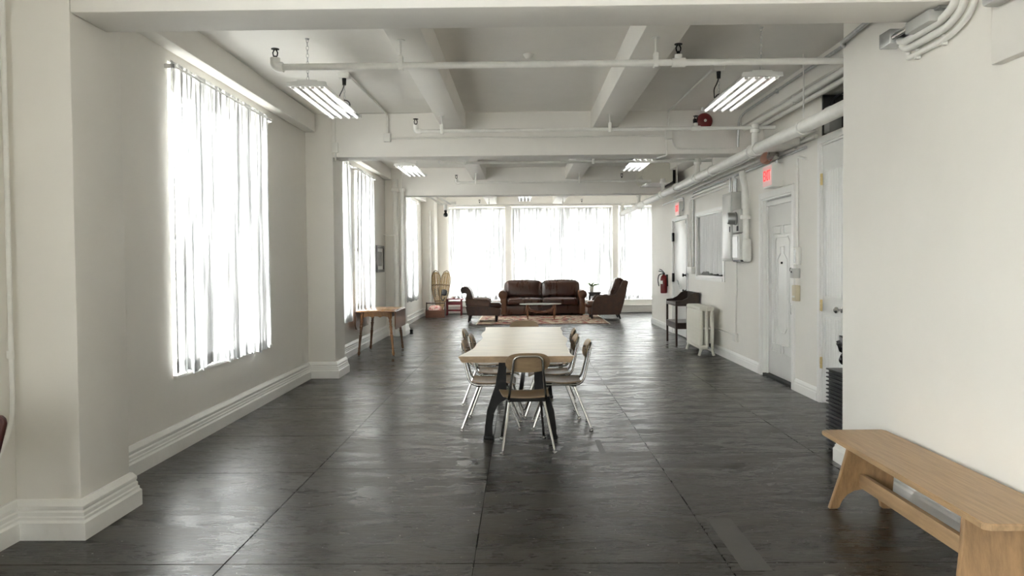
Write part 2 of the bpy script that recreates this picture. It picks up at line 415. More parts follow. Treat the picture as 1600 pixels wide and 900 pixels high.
wall('wall_right', 'y', RIGHT, RIGHT+0.30, PEND-0.1, REND, 0, CEIL, [D1, D2, D3, IW, REC], label='white wall carrying doors, pipes and electrical boxes')
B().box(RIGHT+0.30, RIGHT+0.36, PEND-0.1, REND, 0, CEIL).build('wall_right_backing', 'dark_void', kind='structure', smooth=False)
wall('wall_right_return', 'x', REND-0.3, REND, RIGHT+0.36, RX+0.3, 0, CEIL, [])
wall('wall_alcove', 'y', RX, RX+0.3, REND, FAR+0.34, 0, CEIL, [])
B().box(PART, RIGHT+0.36, BACK-0.34, PEND, 0, CEIL).build('wall_partition', 'wall_paint', kind='structure', smooth=False, label='warm white partition wall behind the wooden bench')
tv = on_x(1548, 102, PART-0.055)
B().box(PART-0.055, PART, 0.4, tv.y, tv.z, CEIL, 0.006).build('trim_1', 'wall_paint', kind='structure', label='shallow boxed ledge high on the partition wall')
B().box(LEFT-0.34, RX+0.3, BACK-0.34, FAR+0.34, CEIL, CEIL+0.2).build('ceiling', 'ceiling_paint', kind='structure', smooth=False, label='white painted plaster ceiling between beams')
def rough_box(x0, x1, y0, y1, z0, z1, bev=0.012):
    return B().box(x0, x1, y0, y1, z0, z1, bev, 2)
for i, y in enumerate(BEAMS):
    x1 = PART if y < PEND else RIGHT
    rough_box(COLX, x1, y, y+0.36, BEAMZ, CEIL).build('ceiling_beam', 'ceiling_paint', kind='structure', label=['deep white ceiling beam behind the viewer', 'deep white ceiling beam nearest the camera', 'second deep white ceiling beam carrying the red bell', 'third deep white ceiling beam before the far lounge'][i])
ends = [(BACK, -1.6), (-1.24, 4.1), (4.46, 9.8), (10.16, 15.5), (15.86, FAR)]
for i, (a, b_) in enumerate(ends):
    bay = ['behind the viewer', 'above the viewer', 'in the nearest bay', 'in the middle bay', 'in the far bay'][i]
    for s, (x0, x1) in enumerate(((-0.985, -0.71), (0.905, 1.225))):
        rough_box(x0, x1, a, b_, JOISTZ, CEIL).build('ceiling_joist', 'ceiling_paint', kind='structure', label='%s white lengthwise ceiling joist %s' % (('left', 'right')[s], bay))
    rough_box(LEFT, -2.66, a, b_, 3.20, CEIL).build('ceiling_soffit', 'ceiling_paint', kind='structure', label='white soffit over the left windows %s' % bay)
    if i > 1:
        rough_box(2.84, RIGHT, max(a, PEND), min(b_, REND), 3.22, CEIL).build('ceiling_soffit', 'ceiling_paint', kind='structure', label='white soffit along the right wall %s' % bay)
cols = [(-1.6, -1.1), (4.10, 4.62), (9.82, 10.34), (15.5, 16.02), (21.2, FAR)]
for i, (a, b_) in enumerate(cols):
    B().box(LEFT, COLX, a, b_, 0, CEIL, 0.008).build('column', 'wall_paint', kind='structure', label='square white plaster column ' + ['behind the viewer', 'nearest the camera at far left', 'between the first and second window bays', 'beside the drop-leaf table', 'in the far left corner'][i])

# ---- skirting
PROF_TALL = [(0, 0), (0.050, 0), (0.050, 0.095), (0.040, 0.108), (0.040, 0.122), (0.033, 0.128), (0.033, 0.148), (0.026, 0.158), (0.030, 0.170), (0.030, 0.182), (0.018, 0.202), (0.012, 0.212), (0, 0.214)]
PROF_LOW = [(0, 0), (0.024, 0), (0.024, 0.085), (0.018, 0.095), (0.020, 0.108), (0.014, 0.125), (0.006, 0.138), (0, 0.140)]
def skirting(name, path, prof, label):           # room lies to the right of the path
    P = [Vector((x, y)) for x, y in path]; rings = []; b = B()
    for i, p in enumerate(P):
        def nrm(a, c): d = (c-a).normalized(); return Vector((d.y, -d.x))
        n1 = nrm(P[i-1], p) if i else nrm(p, P[1]); n2 = nrm(p, P[i+1]) if i < len(P)-1 else n1
        m_ = (n1+n2); m_ = m_/m_.dot(n1)
        rings.append([b.bm.verts.new((p.x+m_.x*t, p.y+m_.y*t, z)) for t, z in prof])
    b.skin(rings)
    return b.build(name, 'trim_paint', kind='structure', label=label, ang=25)
path = [(LEFT, BACK)]
for a, c in cols[:-1]: path += [(LEFT, a), (COLX, a), (COLX, c), (LEFT, c)]
path += [(LEFT, 21.2), (COLX, 21.2), (COLX, FAR)]
skirting('baseboard_left', path, PROF_TALL, 'tall stepped white baseboard along the left wall and columns')
skirting('baseboard_partition', [(RIGHT, PEND), (PART, PEND), (PART, BACK)], PROF_TALL, 'white baseboard behind the wooden bench')
for i, (a, c) in enumerate([(7.26, PEND+0.06), (8.66, 8.0), (14.2, 9.97), (REND, 15.70)]):
    skirting('baseboard_right', [(RIGHT, a), (RIGHT, c)], PROF_LOW, 'low white baseboard ' + ['beside the closet door', 'between the two near doors', 'behind the radiator', 'under the fire extinguisher'][i])

# ---- floor: painted boards laid in courses over a dark slab
fl = B().box(LEFT-0.34, RX+0.3, BACK-0.34, FAR+0.34, -0.2, -0.007).build('floor', 'floor_gap', kind='structure', smooth=False, label='dark worn painted floor of large boards')
xs = [LEFT, -1.50, -0.25, 1.005, 2.255, RIGHT+0.3, RX]
rows = [[3.72, 5.36, 6.52, 7.74], [3.72, 5.46, 6.52, 7.74], [3.72, 5.33, 6.40, 7.9], [3.72, 5.86, 6.97, 8.2], [3.2, 4.9, 5.86, 6.97, 8.2], [3.0]]
G = 0.003
meshes = {}
for ci in range(6):
    x0, x1 = xs[ci]+G, xs[ci+1]-G
    ys = [BACK, -2.5, 0.0] + [2.4]*(rows[ci][0] > 2.9) + rows[ci]
    while ys[-1] < FAR-1.3: ys.append(ys[-1] + random.choice((1.22, 1.22, 2.44)) if ys[-1] < FAR-2.6 else ys[-1]+1.22)
    ys.append(FAR)
    for y0, y1 in zip(ys, ys[1:]):
        if ci == 5 and y1 < REND: continue
        w, l = round(x1-x0, 3), round(y1-y0-2*G, 3)
        if (w, l) not in meshes:
            bb = B().box(-w/2, w/2, -l/2, l/2, -0.007, 0, 0.0012, 1)
            bmesh.ops.recalc_face_normals(bb.bm, faces=bb.bm.faces[:])
            me = bpy.data.meshes.new('floor_panel'); bb.bm.to_mesh(me); bb.bm.free(); me.materials.append(MATS['floor_paint']); meshes[(w, l)] = me
        o = bpy.data.objects.new('floor_panel', meshes[(w, l)]); COL.objects.link(o)
        o.parent = fl; o.matrix_parent_inverse = Matrix.Translation(-fl.location)
        o.location = ((x0+x1)/2, (y0+y1)/2, random.uniform(-0.0006, 0.0))
B().box(1.06, 1.20, 3.62, 4.36, -0.001, 0.0012).build('floor_patch', 'tape_grey', fl, label='pale grey repair strip')
B().box(0.60, 0.645, 5.85, 6.3, -0.001, 0.0010).build('floor_patch', 'tape_grey', fl, label='short grey repair strip')

# ---- windows
def frame_map(side, plane):
    if side == 'left': return Matrix(((0, 1, 0, plane), (1, 0, 0, 0), (0, 0, 1, 0), (0, 0, 0, 1)))
    if side == 'far': return Matrix(((1, 0, 0, 0), (0, -1, 0, plane), (0, 0, 1, 0), (0, 0, 0, 1)))
    if side == 'back': return Matrix(((1, 0, 0, 0), (0, 1, 0, plane), (0, 0, 1, 0), (0, 0, 0, 1)))
    if side == 'right': return Matrix(((0, -1, 0, plane), (1, 0, 0, 0), (0, 0, 1, 0), (0, 0, 0, 1)))
def window(n, side, plane, u0, u1, z0, z1, split, label, meet=None, bars=0):
    M = frame_map(side, plane); base = M @ Vector(((u0+u1)/2, -0.18, z0))
    w = thing('window_%d' % n, label, None, base, kind='structure')
    f = 0.055; wd = -0.24                       # frame depth position (outside is negative)
    def P(b, name, parent, m='trim_paint', **k): return b.rot(M).build(name, m, parent, **k)
    b = B(); b.box(u0, u0+f, wd-0.05, wd+0.07, z0, z1).box(u1-f, u1, wd-0.05, wd+0.07, z0, z1).box(u0+f, u1-f, wd-0.05, wd+0.07, z1-f, z1).box(u0+f, u1-f, wd-0.05, wd+0.07, z0, z0+f)
    P(b, 'window_frame', w, smooth=False)
    P(B().box(u0, u1, wd+0.07, 0.03, z0-0.0, z0+0.03, 0.006), 'window_sill', w)
    step = (u1-u0-2*f+0.09)/split; zm = meet or (z0+z1)/2
    for i in range(split):
        a = u0+f+i*step; c = a+step-0.09
        if i: P(B().box(a-0.09, a, wd-0.05, wd+0.08, z0+f, z1-f), 'mullion', w, smooth=False)
        for k, (p, q, off) in enumerate(((z0+f, zm+0.02, 0.02), (zm-0.02, z1-f, -0.02))):
            s = 0.045; b = B(); d0, d1 = wd+off-0.018, wd+off+0.018
            b.box(a, a+s, d0, d1, p, q).box(c-s, c, d0, d1, p, q).box(a+s, c-s, d0, d1, p, p+s).box(a+s, c-s, d0, d1, q-s, q)
            sa = P(b, 'sash', w, smooth=False)
            P(B().box(a+s, c-s, wd+off-0.003, wd+off+0.003, p+s, q-s), 'pane', sa, 'pane_glass', smooth=False)
    c = M @ Vector(((u0+u1)/2, -0.36, (z0+z1)/2))
    rot = {'left': (R(90), 0, R(-90)), 'far': (R(90), 0, R(180)), 'back': (R(90), 0, 0)}[side]
    rot = {'left': Matrix(((0, 0, -1), (1, 0, 0), (0, 1, 0))), 'far': Matrix(((1, 0, 0), (0, 0, 1), (0, 1, 0))), 'back': Matrix(((1, 0, 0), (0, 0, -1), (0, 1, 0)))}[side].to_euler()
    portal(c, rot, u1-u0, z1-z0)
    return w
nm = ['tall bare window behind the viewer on the left', 'tall bare window beside the viewer on the left', 'tall double window behind the near sheer curtain', 'narrow tall window just past the second column', 'tall window above the drop-leaf table', 'tall window in the far left bay']
for i, (a, c, z0, z1) in enumerate(LW): window(i+1, 'left', LEFT, a, c, z0, z1, 2 if c-a > 2 else 1, nm[i], 1.75)
nm = ['far window behind the scroll-back armchair', 'wide far window behind the sofa', 'far window right of the wingback armchair']
for i, (a, c, z0, z1) in enumerate(FW): window(i+7, 'far', FAR, a, c, z0, z1, (1, 2, 1)[i], nm[i], 1.87)
for i, (a, c, z0, z1) in enumerate(BW): window(i+10, 'back', BACK, a, c, z0, z1, 2, 'bare window in the wall behind the viewer')

# ---- buildings across the street
def building(name, label, x0, x1, y0, y1, z0, z1, side, m, nu, pitch, wz, ww, wh, u_start):
    t = thing(name, label, 'building', ((x0+x1)/2, (y0+y1)/2, z0))
    B().box(x0, x1, y0, y1, z0, z1).build('facade', m, t, smooth=False)
    for z in wz:
        fc = x1 if side == 'x' else y0
        b = B()
        if side == 'x': b.box(fc, fc+0.18, y0, y1, z-0.55, z-0.35)
        else: b.box(x0, x1, fc-0.18, fc, z-0.55, z-0.35)
        b.build('cornice', m, t, smooth=False)
        for i in range(nu):
            u = u_start+i*pitch; b = B()
            for (a, c, p, q) in ((u, u+ww, z+wh, z+wh+0.15), (u, u+ww, z-0.1, z), (u-0.12, u, z-0.1, z+wh+0.15), (u+ww, u+ww+0.12, z-0.1, z+wh+0.15), (u, u+ww, z+wh/2-0.04, z+wh/2+0.04)):
                if side == 'x': b.box(fc, fc+0.12, a, c, p, q)
                else: b.box(a, c, fc-0.12, fc, p, q)
            wn = b.build('window', 'trim_paint', t, smooth=False)
            b = B()
            if side == 'x': b.box(fc, fc+0.03, u, u+ww, z, z+wh)
            else: b.box(u, u+ww, fc-0.03, fc, z, z+wh)
            b.build('pane', 'far_glass', wn, smooth=False)
building('apartment_building', 'pale stone building across the street outside the left windows', -29, -17, -14, 46, -14, 5.6, 'x', 'stone_facade', 11, 4.2, (-6.6, -2.6, 1.4), 1.7, 2.2, 0.5)
building('office_building', 'pale building across the street outside the far windows', -12, 24, 48, 56, -14, 5.4, 'y', 'brick_facade', 9, 3.6, (-6.6, -2.6, 1.4), 1.7, 2.2, -9)
B().box(-90, 90, -60, 110, -14.5, -14).build('street', 'street', kind='structure', smooth=False)
# ---- doors in the right wall (u = world Y, w = into the room)
MR = frame_map('right', RIGHT)
def PR(b, name, parent, m, **k): return b.rot(MR).build(name, m, parent, **k)
def door_frame(t, d, cas=0.075, deep=0.13, top=None):
    u0, u1, _, z1 = d
    b = B(); b.box(u0-cas, u0, 0, 0.022, 0, z1+cas).box(u1, u1+cas, 0, 0.022, 0, z1+cas).box(u0, u1, 0, 0.022, z1, z1+cas)
    PR(b, 'casing', t, 'trim_paint', smooth=False)
    b = B(); b.box(u0, u0+0.02, -deep, 0.0, 0, z1).box(u1-0.02, u1, -deep, 0.0, 0, z1).box(u0+0.02, u1-0.02, -deep, 0.0, z1-0.02, z1)
    b.box(u1-0.045, u1-0.02, -0.07, -0.045, 0, z1-0.02).box(u0+0.02, u0+0.045, -0.07, -0.045, 0, z1-0.02)
    PR(b, 'jamb', t, 'trim_paint', smooth=False)
def ridge(b, pts, w=-0.068, r=0.008, closed=True):
    b.tube([(p[0], w, p[1]) for p in pts], r, 5, closed)
# door 1: white door with deco mouldings
t = thing('door_1', 'white entry door with stepped raised moulding under the near exit sign', None, (RIGHT, (D1[0]+D1[1])/2, 0), kind='structure')
door_frame(t, D1)
leaf = PR(B().box(D1[0]+0.022, D1[1]-0.022, -0.115, -0.072, 0.035, 2.255, 0.004), 'door_leaf', t, 'door_paint')
PR(B().box(D1[0]+0.02, D1[1]-0.02, -0.13, 0.0, 0.0, 0.03), 'threshold', t, 'black_iron', smooth=False)
PR(B().box(D1[0]+0.04, D1[1]-0.05, -0.072, -0.04, 2.185, 2.24, 0.006), 'door_closer_bar', t, 'trim_paint')
um = (D1[0]+D1[1])/2
def offs(pts, k): return pts
for k, (hw, za, zb) in enumerate(((0.37, 0.34, 1.92), (0.30, 0.44, 1.78), (0.17, 0.60, 1.66))):
    b = B()
    if k == 0:
        g = 0.05
        for s in (-1, 1):
            ridge(b, [(um+s*g, zb), (um+s*hw, zb), (um+s*hw, 1.2), (um+s*(hw-0.05), 1.2), (um+s*(hw-0.05), zb-0.1), (um+s*g, zb-0.1)])
            ridge(b, [(um+s*g, za), (um+s*hw, za), (um+s*hw, 1.12), (um+s*(hw-0.05), 1.12), (um+s*(hw-0.05), za+0.1), (um+s*g, za+0.1)])
    elif k == 1:
        ridge(b, [(um-hw+0.06, za), (um+hw-0.06, za), (um+hw-0.06, zb-0.05), (um+hw-0.10, zb), (um-hw+0.10, zb), (um-hw+0.06, zb-0.05)])
    else:
        ridge(b, [(um-hw, za+0.06), (um-hw+0.07, za), (um+hw-0.07, za), (um+hw, za+0.06), (um+hw, zb-0.16), (um+0.06, zb-0.08), (um+0.06, zb), (um-0.06, zb), (um-0.06, zb-0.08), (um-hw, zb-0.16)])
    PR(b, 'moulding', leaf, 'door_paint')
PR(B().cyl((um+0.01, -0.075, 1.46), (um+0.01, -0.055, 1.46), 0.014), 'peephole', leaf, 'black_iron')
PR(B().lathe([(0.03, 0), (0.03, 0.01), (0.012, 0.015), (0.012, 0.04), (0.026, 0.05), (0.022, 0.065), (0.004, 0.068)], (D1[0]+0.12, -0.073, 1.38), 'y', 14), 'deadbolt', leaf, 'black_iron')
PR(B().box(D1[0]+0.075, D1[0]+0.135, -0.072, -0.05, 1.06, 1.22, 0.008), 'lock_plate', leaf, 'white_plastic')
PR(B().tube(smooth_path([(D1[0]+0.11, -0.07, 1.0), (D1[0]+0.11, -0.02, 1.0), (D1[0]+0.11, -0.02, 0.85), (D1[0]+0.11, -0.07, 0.85)], 0.02), 0.008), 'door_handle', leaf, 'chrome')
# door 2: narrow closet door with grooved panels
t = thing('door_2', 'narrow white closet door with beaded panels and brass hinges', None, (RIGHT, (D2[0]+D2[1])/2, 0), kind='structure')
door_frame(t, D2, 0.06, 0.10)
leaf = PR(B().box(D2[0]+0.02, D2[1]-0.022, -0.04, -0.004, 0.02, 2.675, 0.003), 'door_leaf', t, 'door_paint')
for za, zb in ((0.25, 0.92), (1.10, 2.42)):
    b = B(); a, c = D2[0]+0.09, D2[1]-0.11
    b.box(a, c, -0.01, 0.006, za, za+0.02).box(a, c, -0.01, 0.006, zb-0.02, zb).box(a, a+0.02, -0.01, 0.006, za+0.02, zb-0.02).box(c-0.02, c, -0.01, 0.006, za+0.02, zb-0.02)
    PR(b, 'panel_moulding', leaf, 'door_paint', smooth=False)
    n = 6; st = (c-a-0.04)/n
    for i in range(n):
        PR(B().box(a+0.02+i*st+0.004, a+0.02+(i+1)*st-0.004, -0.006, 0.002, za+0.02, zb-0.02, 0.003, 1), 'bead_board', leaf, 'door_paint')
for z in (0.42, 1.02, 2.33):
    b = B().box(D2[1]-0.035, D2[1]+0.012, 0.0, 0.008, z-0.06, z+0.06, 0.002, 1)
    for q in range(3): b.cyl((D2[1]-0.018, 0.012, z-0.058+q*0.04), (D2[1]-0.018, 0.012, z-0.022+q*0.04), 0.009, 10)
    PR(b, 'hinge', t, 'brass')
PR(B().lathe([(0.03, 0), (0.03, 0.006), (0.012, 0.012), (0.012, 0.035), (0.03, 0.045), (0.033, 0.06), (0.02, 0.075), (0.002, 0.078)], (D2[0]+0.1, -0.004, 1.0), 'y', 16), 'door_knob', leaf, 'chrome')
# door 3: far white door
t = thing('door_3', 'far white door with dark hinges beside the fire extinguisher', None, (RIGHT, (D3[0]+D3[1])/2, 0), kind='structure')
door_frame(t, D3, 0.05, 0.10)
leaf = PR(B().box(D3[0]+0.025, D3[1]-0.025, -0.05, -0.006, 0.02, 2.285, 0.003), 'door_leaf', t, 'white_enamel')
PR(B().box(D3[0]+0.012, D3[0]+0.03, -0.03, 0.024, 0.02, 2.29), 'weather_strip', t, 'black_plastic', smooth=False)
for z in (1.15, 1.98): PR(B().box(D3[1]-0.08, D3[1]+0.03, -0.005, 0.03, z-0.09, z+0.09, 0.006), 'hinge', t, 'black_iron')
PR(B().box(D3[0]+0.03, D3[0]+0.11, -0.006, 0.02, 2.2, 2.27, 0.004), 'door_contact', leaf, 'black_plastic')
for z in (1.22, 0.92):
    PR(B().lathe([(0.035, 0), (0.035, 0.012), (0.015, 0.02), (0.015, 0.05), (0.032, 0.06), (0.03, 0.08), (0.002, 0.084)], (D3[0]+0.12, -0.006, z), 'y', 14), 'door_knob', leaf, 'black_iron')
PR(B().tube([(D3[0]+0.15, 0.02, 0.92), (D3[0]+0.55, 0.03, 0.92), (D3[0]+0.85, 0.02, 1.1)], 0.012), 'crash_bar', leaf, 'galvanised')
# interior window with a small curtain
t = thing('window_11', 'small curtained interior window above the radiator', None, (RIGHT, (IW[0]+IW[1])/2, IW[2]), kind='structure')
u0, u1, z0, z1 = IW
b = B(); c = 0.06
b.box(u0-c, u0, 0, 0.022, z0-c, z1+c).box(u1, u1+c, 0, 0.022, z0-c, z1+c).box(u0, u1, 0, 0.022, z1, z1+c).box(u0, u1, 0, 0.03, z0-c, z0)
b.box(u0, u0+0.02, -0.2, 0, z0, z1).box(u1-0.02, u1, -0.2, 0, z0, z1).box(u0+0.02, u1-0.02, -0.2, 0, z0, z0+0.02).box(u0+0.02, u1-0.02, -0.2, 0, z1-0.02, z1)
PR(b, 'window_frame', t, 'trim_paint', smooth=False)
PR(B().box(u0+0.02, u1-0.02, -0.19, -0.184, z0+0.02, z1-0.02), 'pane', t, 'pane_glass', smooth=False)
# recess above the closet door: added lining, shade put into its dark colour
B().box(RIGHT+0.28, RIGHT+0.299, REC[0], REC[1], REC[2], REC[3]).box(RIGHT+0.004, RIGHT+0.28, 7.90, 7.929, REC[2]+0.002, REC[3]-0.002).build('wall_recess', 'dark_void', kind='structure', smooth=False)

# ---- curtains
def curtain(label, side, plane, u0, u1, z0, z1, folds, amp, seed, hem=0.03, group=None, top_bunch=0.05, off=0.05, m='sheer', flare=0.0, name='sheer_curtain'):
    rnd = random.Random(seed); M = frame_map(side, plane); b = B()
    nx = int(folds*12); nz = 26
    ph = [rnd.uniform(0, 6.28) for _ in range(6)]
    hems = [rnd.uniform(-1, 1) for _ in range(int(folds)+3)]
    grid = []
    for j in range(nz+1):
        v = j/nz; row = []
        for i in range(nx+1):
            s = i/nx
            hz = hems[int(s*folds)]*(1-abs((s*folds) % 1-0.5)) + hems[int(s*folds)+1]*abs((s*folds) % 1-0.5)
            zb = z0 + hem*hz
            z = z1 - (z1-zb)*v
            k = 0.30 + 0.70*min(1, v*1.6)
            sw = s + 0.025*math.sin(5*s+ph[0]) + 0.012*math.sin(13*s+ph[1]+v*1.2)
            w = amp*k*(math.sin(2*math.pi*folds*sw) + 0.45*math.sin(2*math.pi*folds*0.37*sw+ph[2]+0.5*v) + 0.35*math.sin(2*math.pi*folds*2.3*sw+ph[3])*(1-v*0.6))
            if v < 0.045: w = w*0.5 + 0.010*math.sin(2*math.pi*folds*6*s)
            u = u0 + (u1-u0)*(0.5+(s-0.5)*(1+flare*v)) + 0.02*amp/0.03*math.cos(2*math.pi*folds*sw+0.6)*k
            row.append(b.bm.verts.new((u, off+w, z)))
        grid.append(row)
    for j in range(nz):
        for i in range(nx): b.bm.faces.new((grid[j][i], grid[j][i+1], grid[j+1][i+1], grid[j+1][i]))
    # hem band: a second layer of cloth at the bottom edge
    o = b.rot(M).build(name, m, label=label, cat='curtain', group=group, ang=80)
    hb = B(); g2 = []
    src = o.data; P0 = FRAME[o.name]
    for j in (nz-1, nz):
        g2.append([hb.bm.verts.new(P0 @ src.vertices[j*(nx+1)+i].co + Vector(M.to_3x3() @ Vector((0, -0.004, 0)))) for i in range(nx+1)])
    for i in range(nx): hb.bm.faces.new((g2[0][i], g2[0][i+1], g2[1][i+1], g2[1][i]))
    hb.build('hem', m, o, ang=80)
    return o
def rod(label, side, plane, u0, u1, z, off=0.05, r=0.010, group='curtain rods'):
    M = frame_map(side, plane); base = M @ Vector(((u0+u1)/2, off, z-0.02))
    t = thing('curtain_rod', label, 'curtain rod', base, group=group)
    B().cyl((u0, off, z), (u1, off, z), r, 8).rot(M).build('rod', 'white_enamel', t)
    for u in (u0+0.01, u1-0.01): B().box(u-0.01, u+0.01, 0, off+0.012, z-0.018, z+0.018, 0.003, 1).rot(M).build('bracket', 'white_enamel', t)
gl = 'sheer curtains on the left windows'; gf = 'sheer curtains on the far windows'
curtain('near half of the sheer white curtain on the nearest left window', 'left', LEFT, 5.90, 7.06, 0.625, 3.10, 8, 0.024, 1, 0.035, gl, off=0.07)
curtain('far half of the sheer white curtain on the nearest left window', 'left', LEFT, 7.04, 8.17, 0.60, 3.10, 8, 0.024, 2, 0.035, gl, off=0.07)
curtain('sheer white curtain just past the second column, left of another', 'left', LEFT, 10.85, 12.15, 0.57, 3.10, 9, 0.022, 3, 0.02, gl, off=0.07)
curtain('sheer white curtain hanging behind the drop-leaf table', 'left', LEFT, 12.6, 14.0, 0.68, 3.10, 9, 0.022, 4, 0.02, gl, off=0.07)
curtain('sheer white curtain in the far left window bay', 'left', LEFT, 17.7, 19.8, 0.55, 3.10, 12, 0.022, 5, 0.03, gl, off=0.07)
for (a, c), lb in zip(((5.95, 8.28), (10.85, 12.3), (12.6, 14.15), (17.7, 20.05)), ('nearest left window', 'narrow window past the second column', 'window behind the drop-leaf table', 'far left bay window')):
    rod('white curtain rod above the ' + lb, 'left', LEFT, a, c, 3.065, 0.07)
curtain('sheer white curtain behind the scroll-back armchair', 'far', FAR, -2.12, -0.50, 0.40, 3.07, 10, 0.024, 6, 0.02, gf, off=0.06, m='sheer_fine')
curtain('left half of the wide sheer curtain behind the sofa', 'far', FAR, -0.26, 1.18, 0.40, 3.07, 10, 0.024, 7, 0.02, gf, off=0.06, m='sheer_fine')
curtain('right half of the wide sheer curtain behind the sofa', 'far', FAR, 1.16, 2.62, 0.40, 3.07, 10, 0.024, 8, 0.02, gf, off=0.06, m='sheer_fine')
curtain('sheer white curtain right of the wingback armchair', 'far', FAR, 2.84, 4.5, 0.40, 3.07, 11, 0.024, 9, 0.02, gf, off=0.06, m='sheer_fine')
for (a, c), lb in zip(((-2.15, -0.46), (-0.29, 2.66), (2.8, 4.55)), ('window behind the scroll-back armchair', 'wide window behind the sofa', 'window right of the wingback armchair')):
    rod('white curtain rod above the ' + lb, 'far', FAR, a, c, 3.04, 0.06)
curtain('white curtain in the small interior window above the radiator', 'right', RIGHT, IW[0]+0.04, IW[1]-0.06, IW[2]+0.06, IW[3]-0.01, 8, 0.018, 10, 0.03, None, off=-0.035, m='cotton')
rod('thin white rod holding the small interior window curtain', 'right', RIGHT-0.0, IW[0]+0.02, IW[1]-0.02, IW[3]-0.035, -0.08, 0.006)

# ================================================================== FURNITURE
# ---- dining table, live edges
t = thing('dining_table', 'long pale wood dining table with live edges on black iron legs', 'table', (0.0, 7.33, 0), R(-1.2))
def live(y, s): return s*(0.412 + 0.050*math.exp(-(y+1.35)/0.20) + 0.030*math.exp((y-1.35)/0.35) + 0.016*math.sin(y*3.1+1.3*s+0.4) + 0.010*math.sin(y*7.3+s*2))
ys = [-1.35+2.7*i/44 for i in range(45)]
b = B(); rings = []
for y in ys:
    l, r_ = live(y, -1), live(y, 1)
    rings.append([b.bm.verts.new(p) for p in ((l, y, 0.75), (l+0.004, y, 0.742), (l+0.03, y, 0.70), (r_-0.03, y, 0.70), (r_-0.004, y, 0.742), (r_, y, 0.75))])
b.skin(rings); top = b.build('tabletop', 'maple_top', t, local=True, ang=30)
top.data.materials.append(MATS['maple_edge'])
for p in top.data.polygons:
    if p.normal.z < 0.6: p.material_index = 1      # natural brown wood with shading put into the edge and underside colour
def iron_leg(s):
    out = [(0.10, 0.70), (0.175, 0.70), (0.185, 0.60), (0.205, 0.46), (0.245, 0.36), (0.285, 0.24), (0.302, 0.10), (0.308, 0.02), (0.312, 0.0),
           (0.235, 0.0), (0.240, 0.03), (0.243, 0.12), (0.225, 0.22), (0.195, 0.29), (0.155, 0.325), (0.115, 0.335), (0.115, 0.40), (0.125, 0.47), (0.118, 0.58)]
    return [(s*x, z) for x, z in out]
for y in (-0.95, 0.95):
    fr = B(); fr.box(-0.30, 0.30, y-0.035, y+0.035, 0.672, 0.70, 0.004).box(-0.13, 0.13, y-0.018, y+0.018, 0.335, 0.385, 0.006)
    fr.build('crossbar', 'black_iron', t, local=True)
    for s in (-1, 1):
        bb = B().prism(iron_leg(s), 'xz', y-0.028, y+0.028)
        bmesh.ops.bevel(bb.bm, geom=bb.bm.edges[:], offset=0.004, segments=1, affect='EDGES')
        lg = bb.build('leg', 'black_iron', t, local=True)
        B().box(s*0.27-0.045, s*0.27+0.045, y-0.04, y+0.04, 0, 0.03, 0.008).build('foot', 'black_iron', lg, local=True)
B().box(-0.02, 0.02, -0.95, 0.95, 0.355, 0.375, 0.004).build('stretcher', 'black_iron', t, local=True)

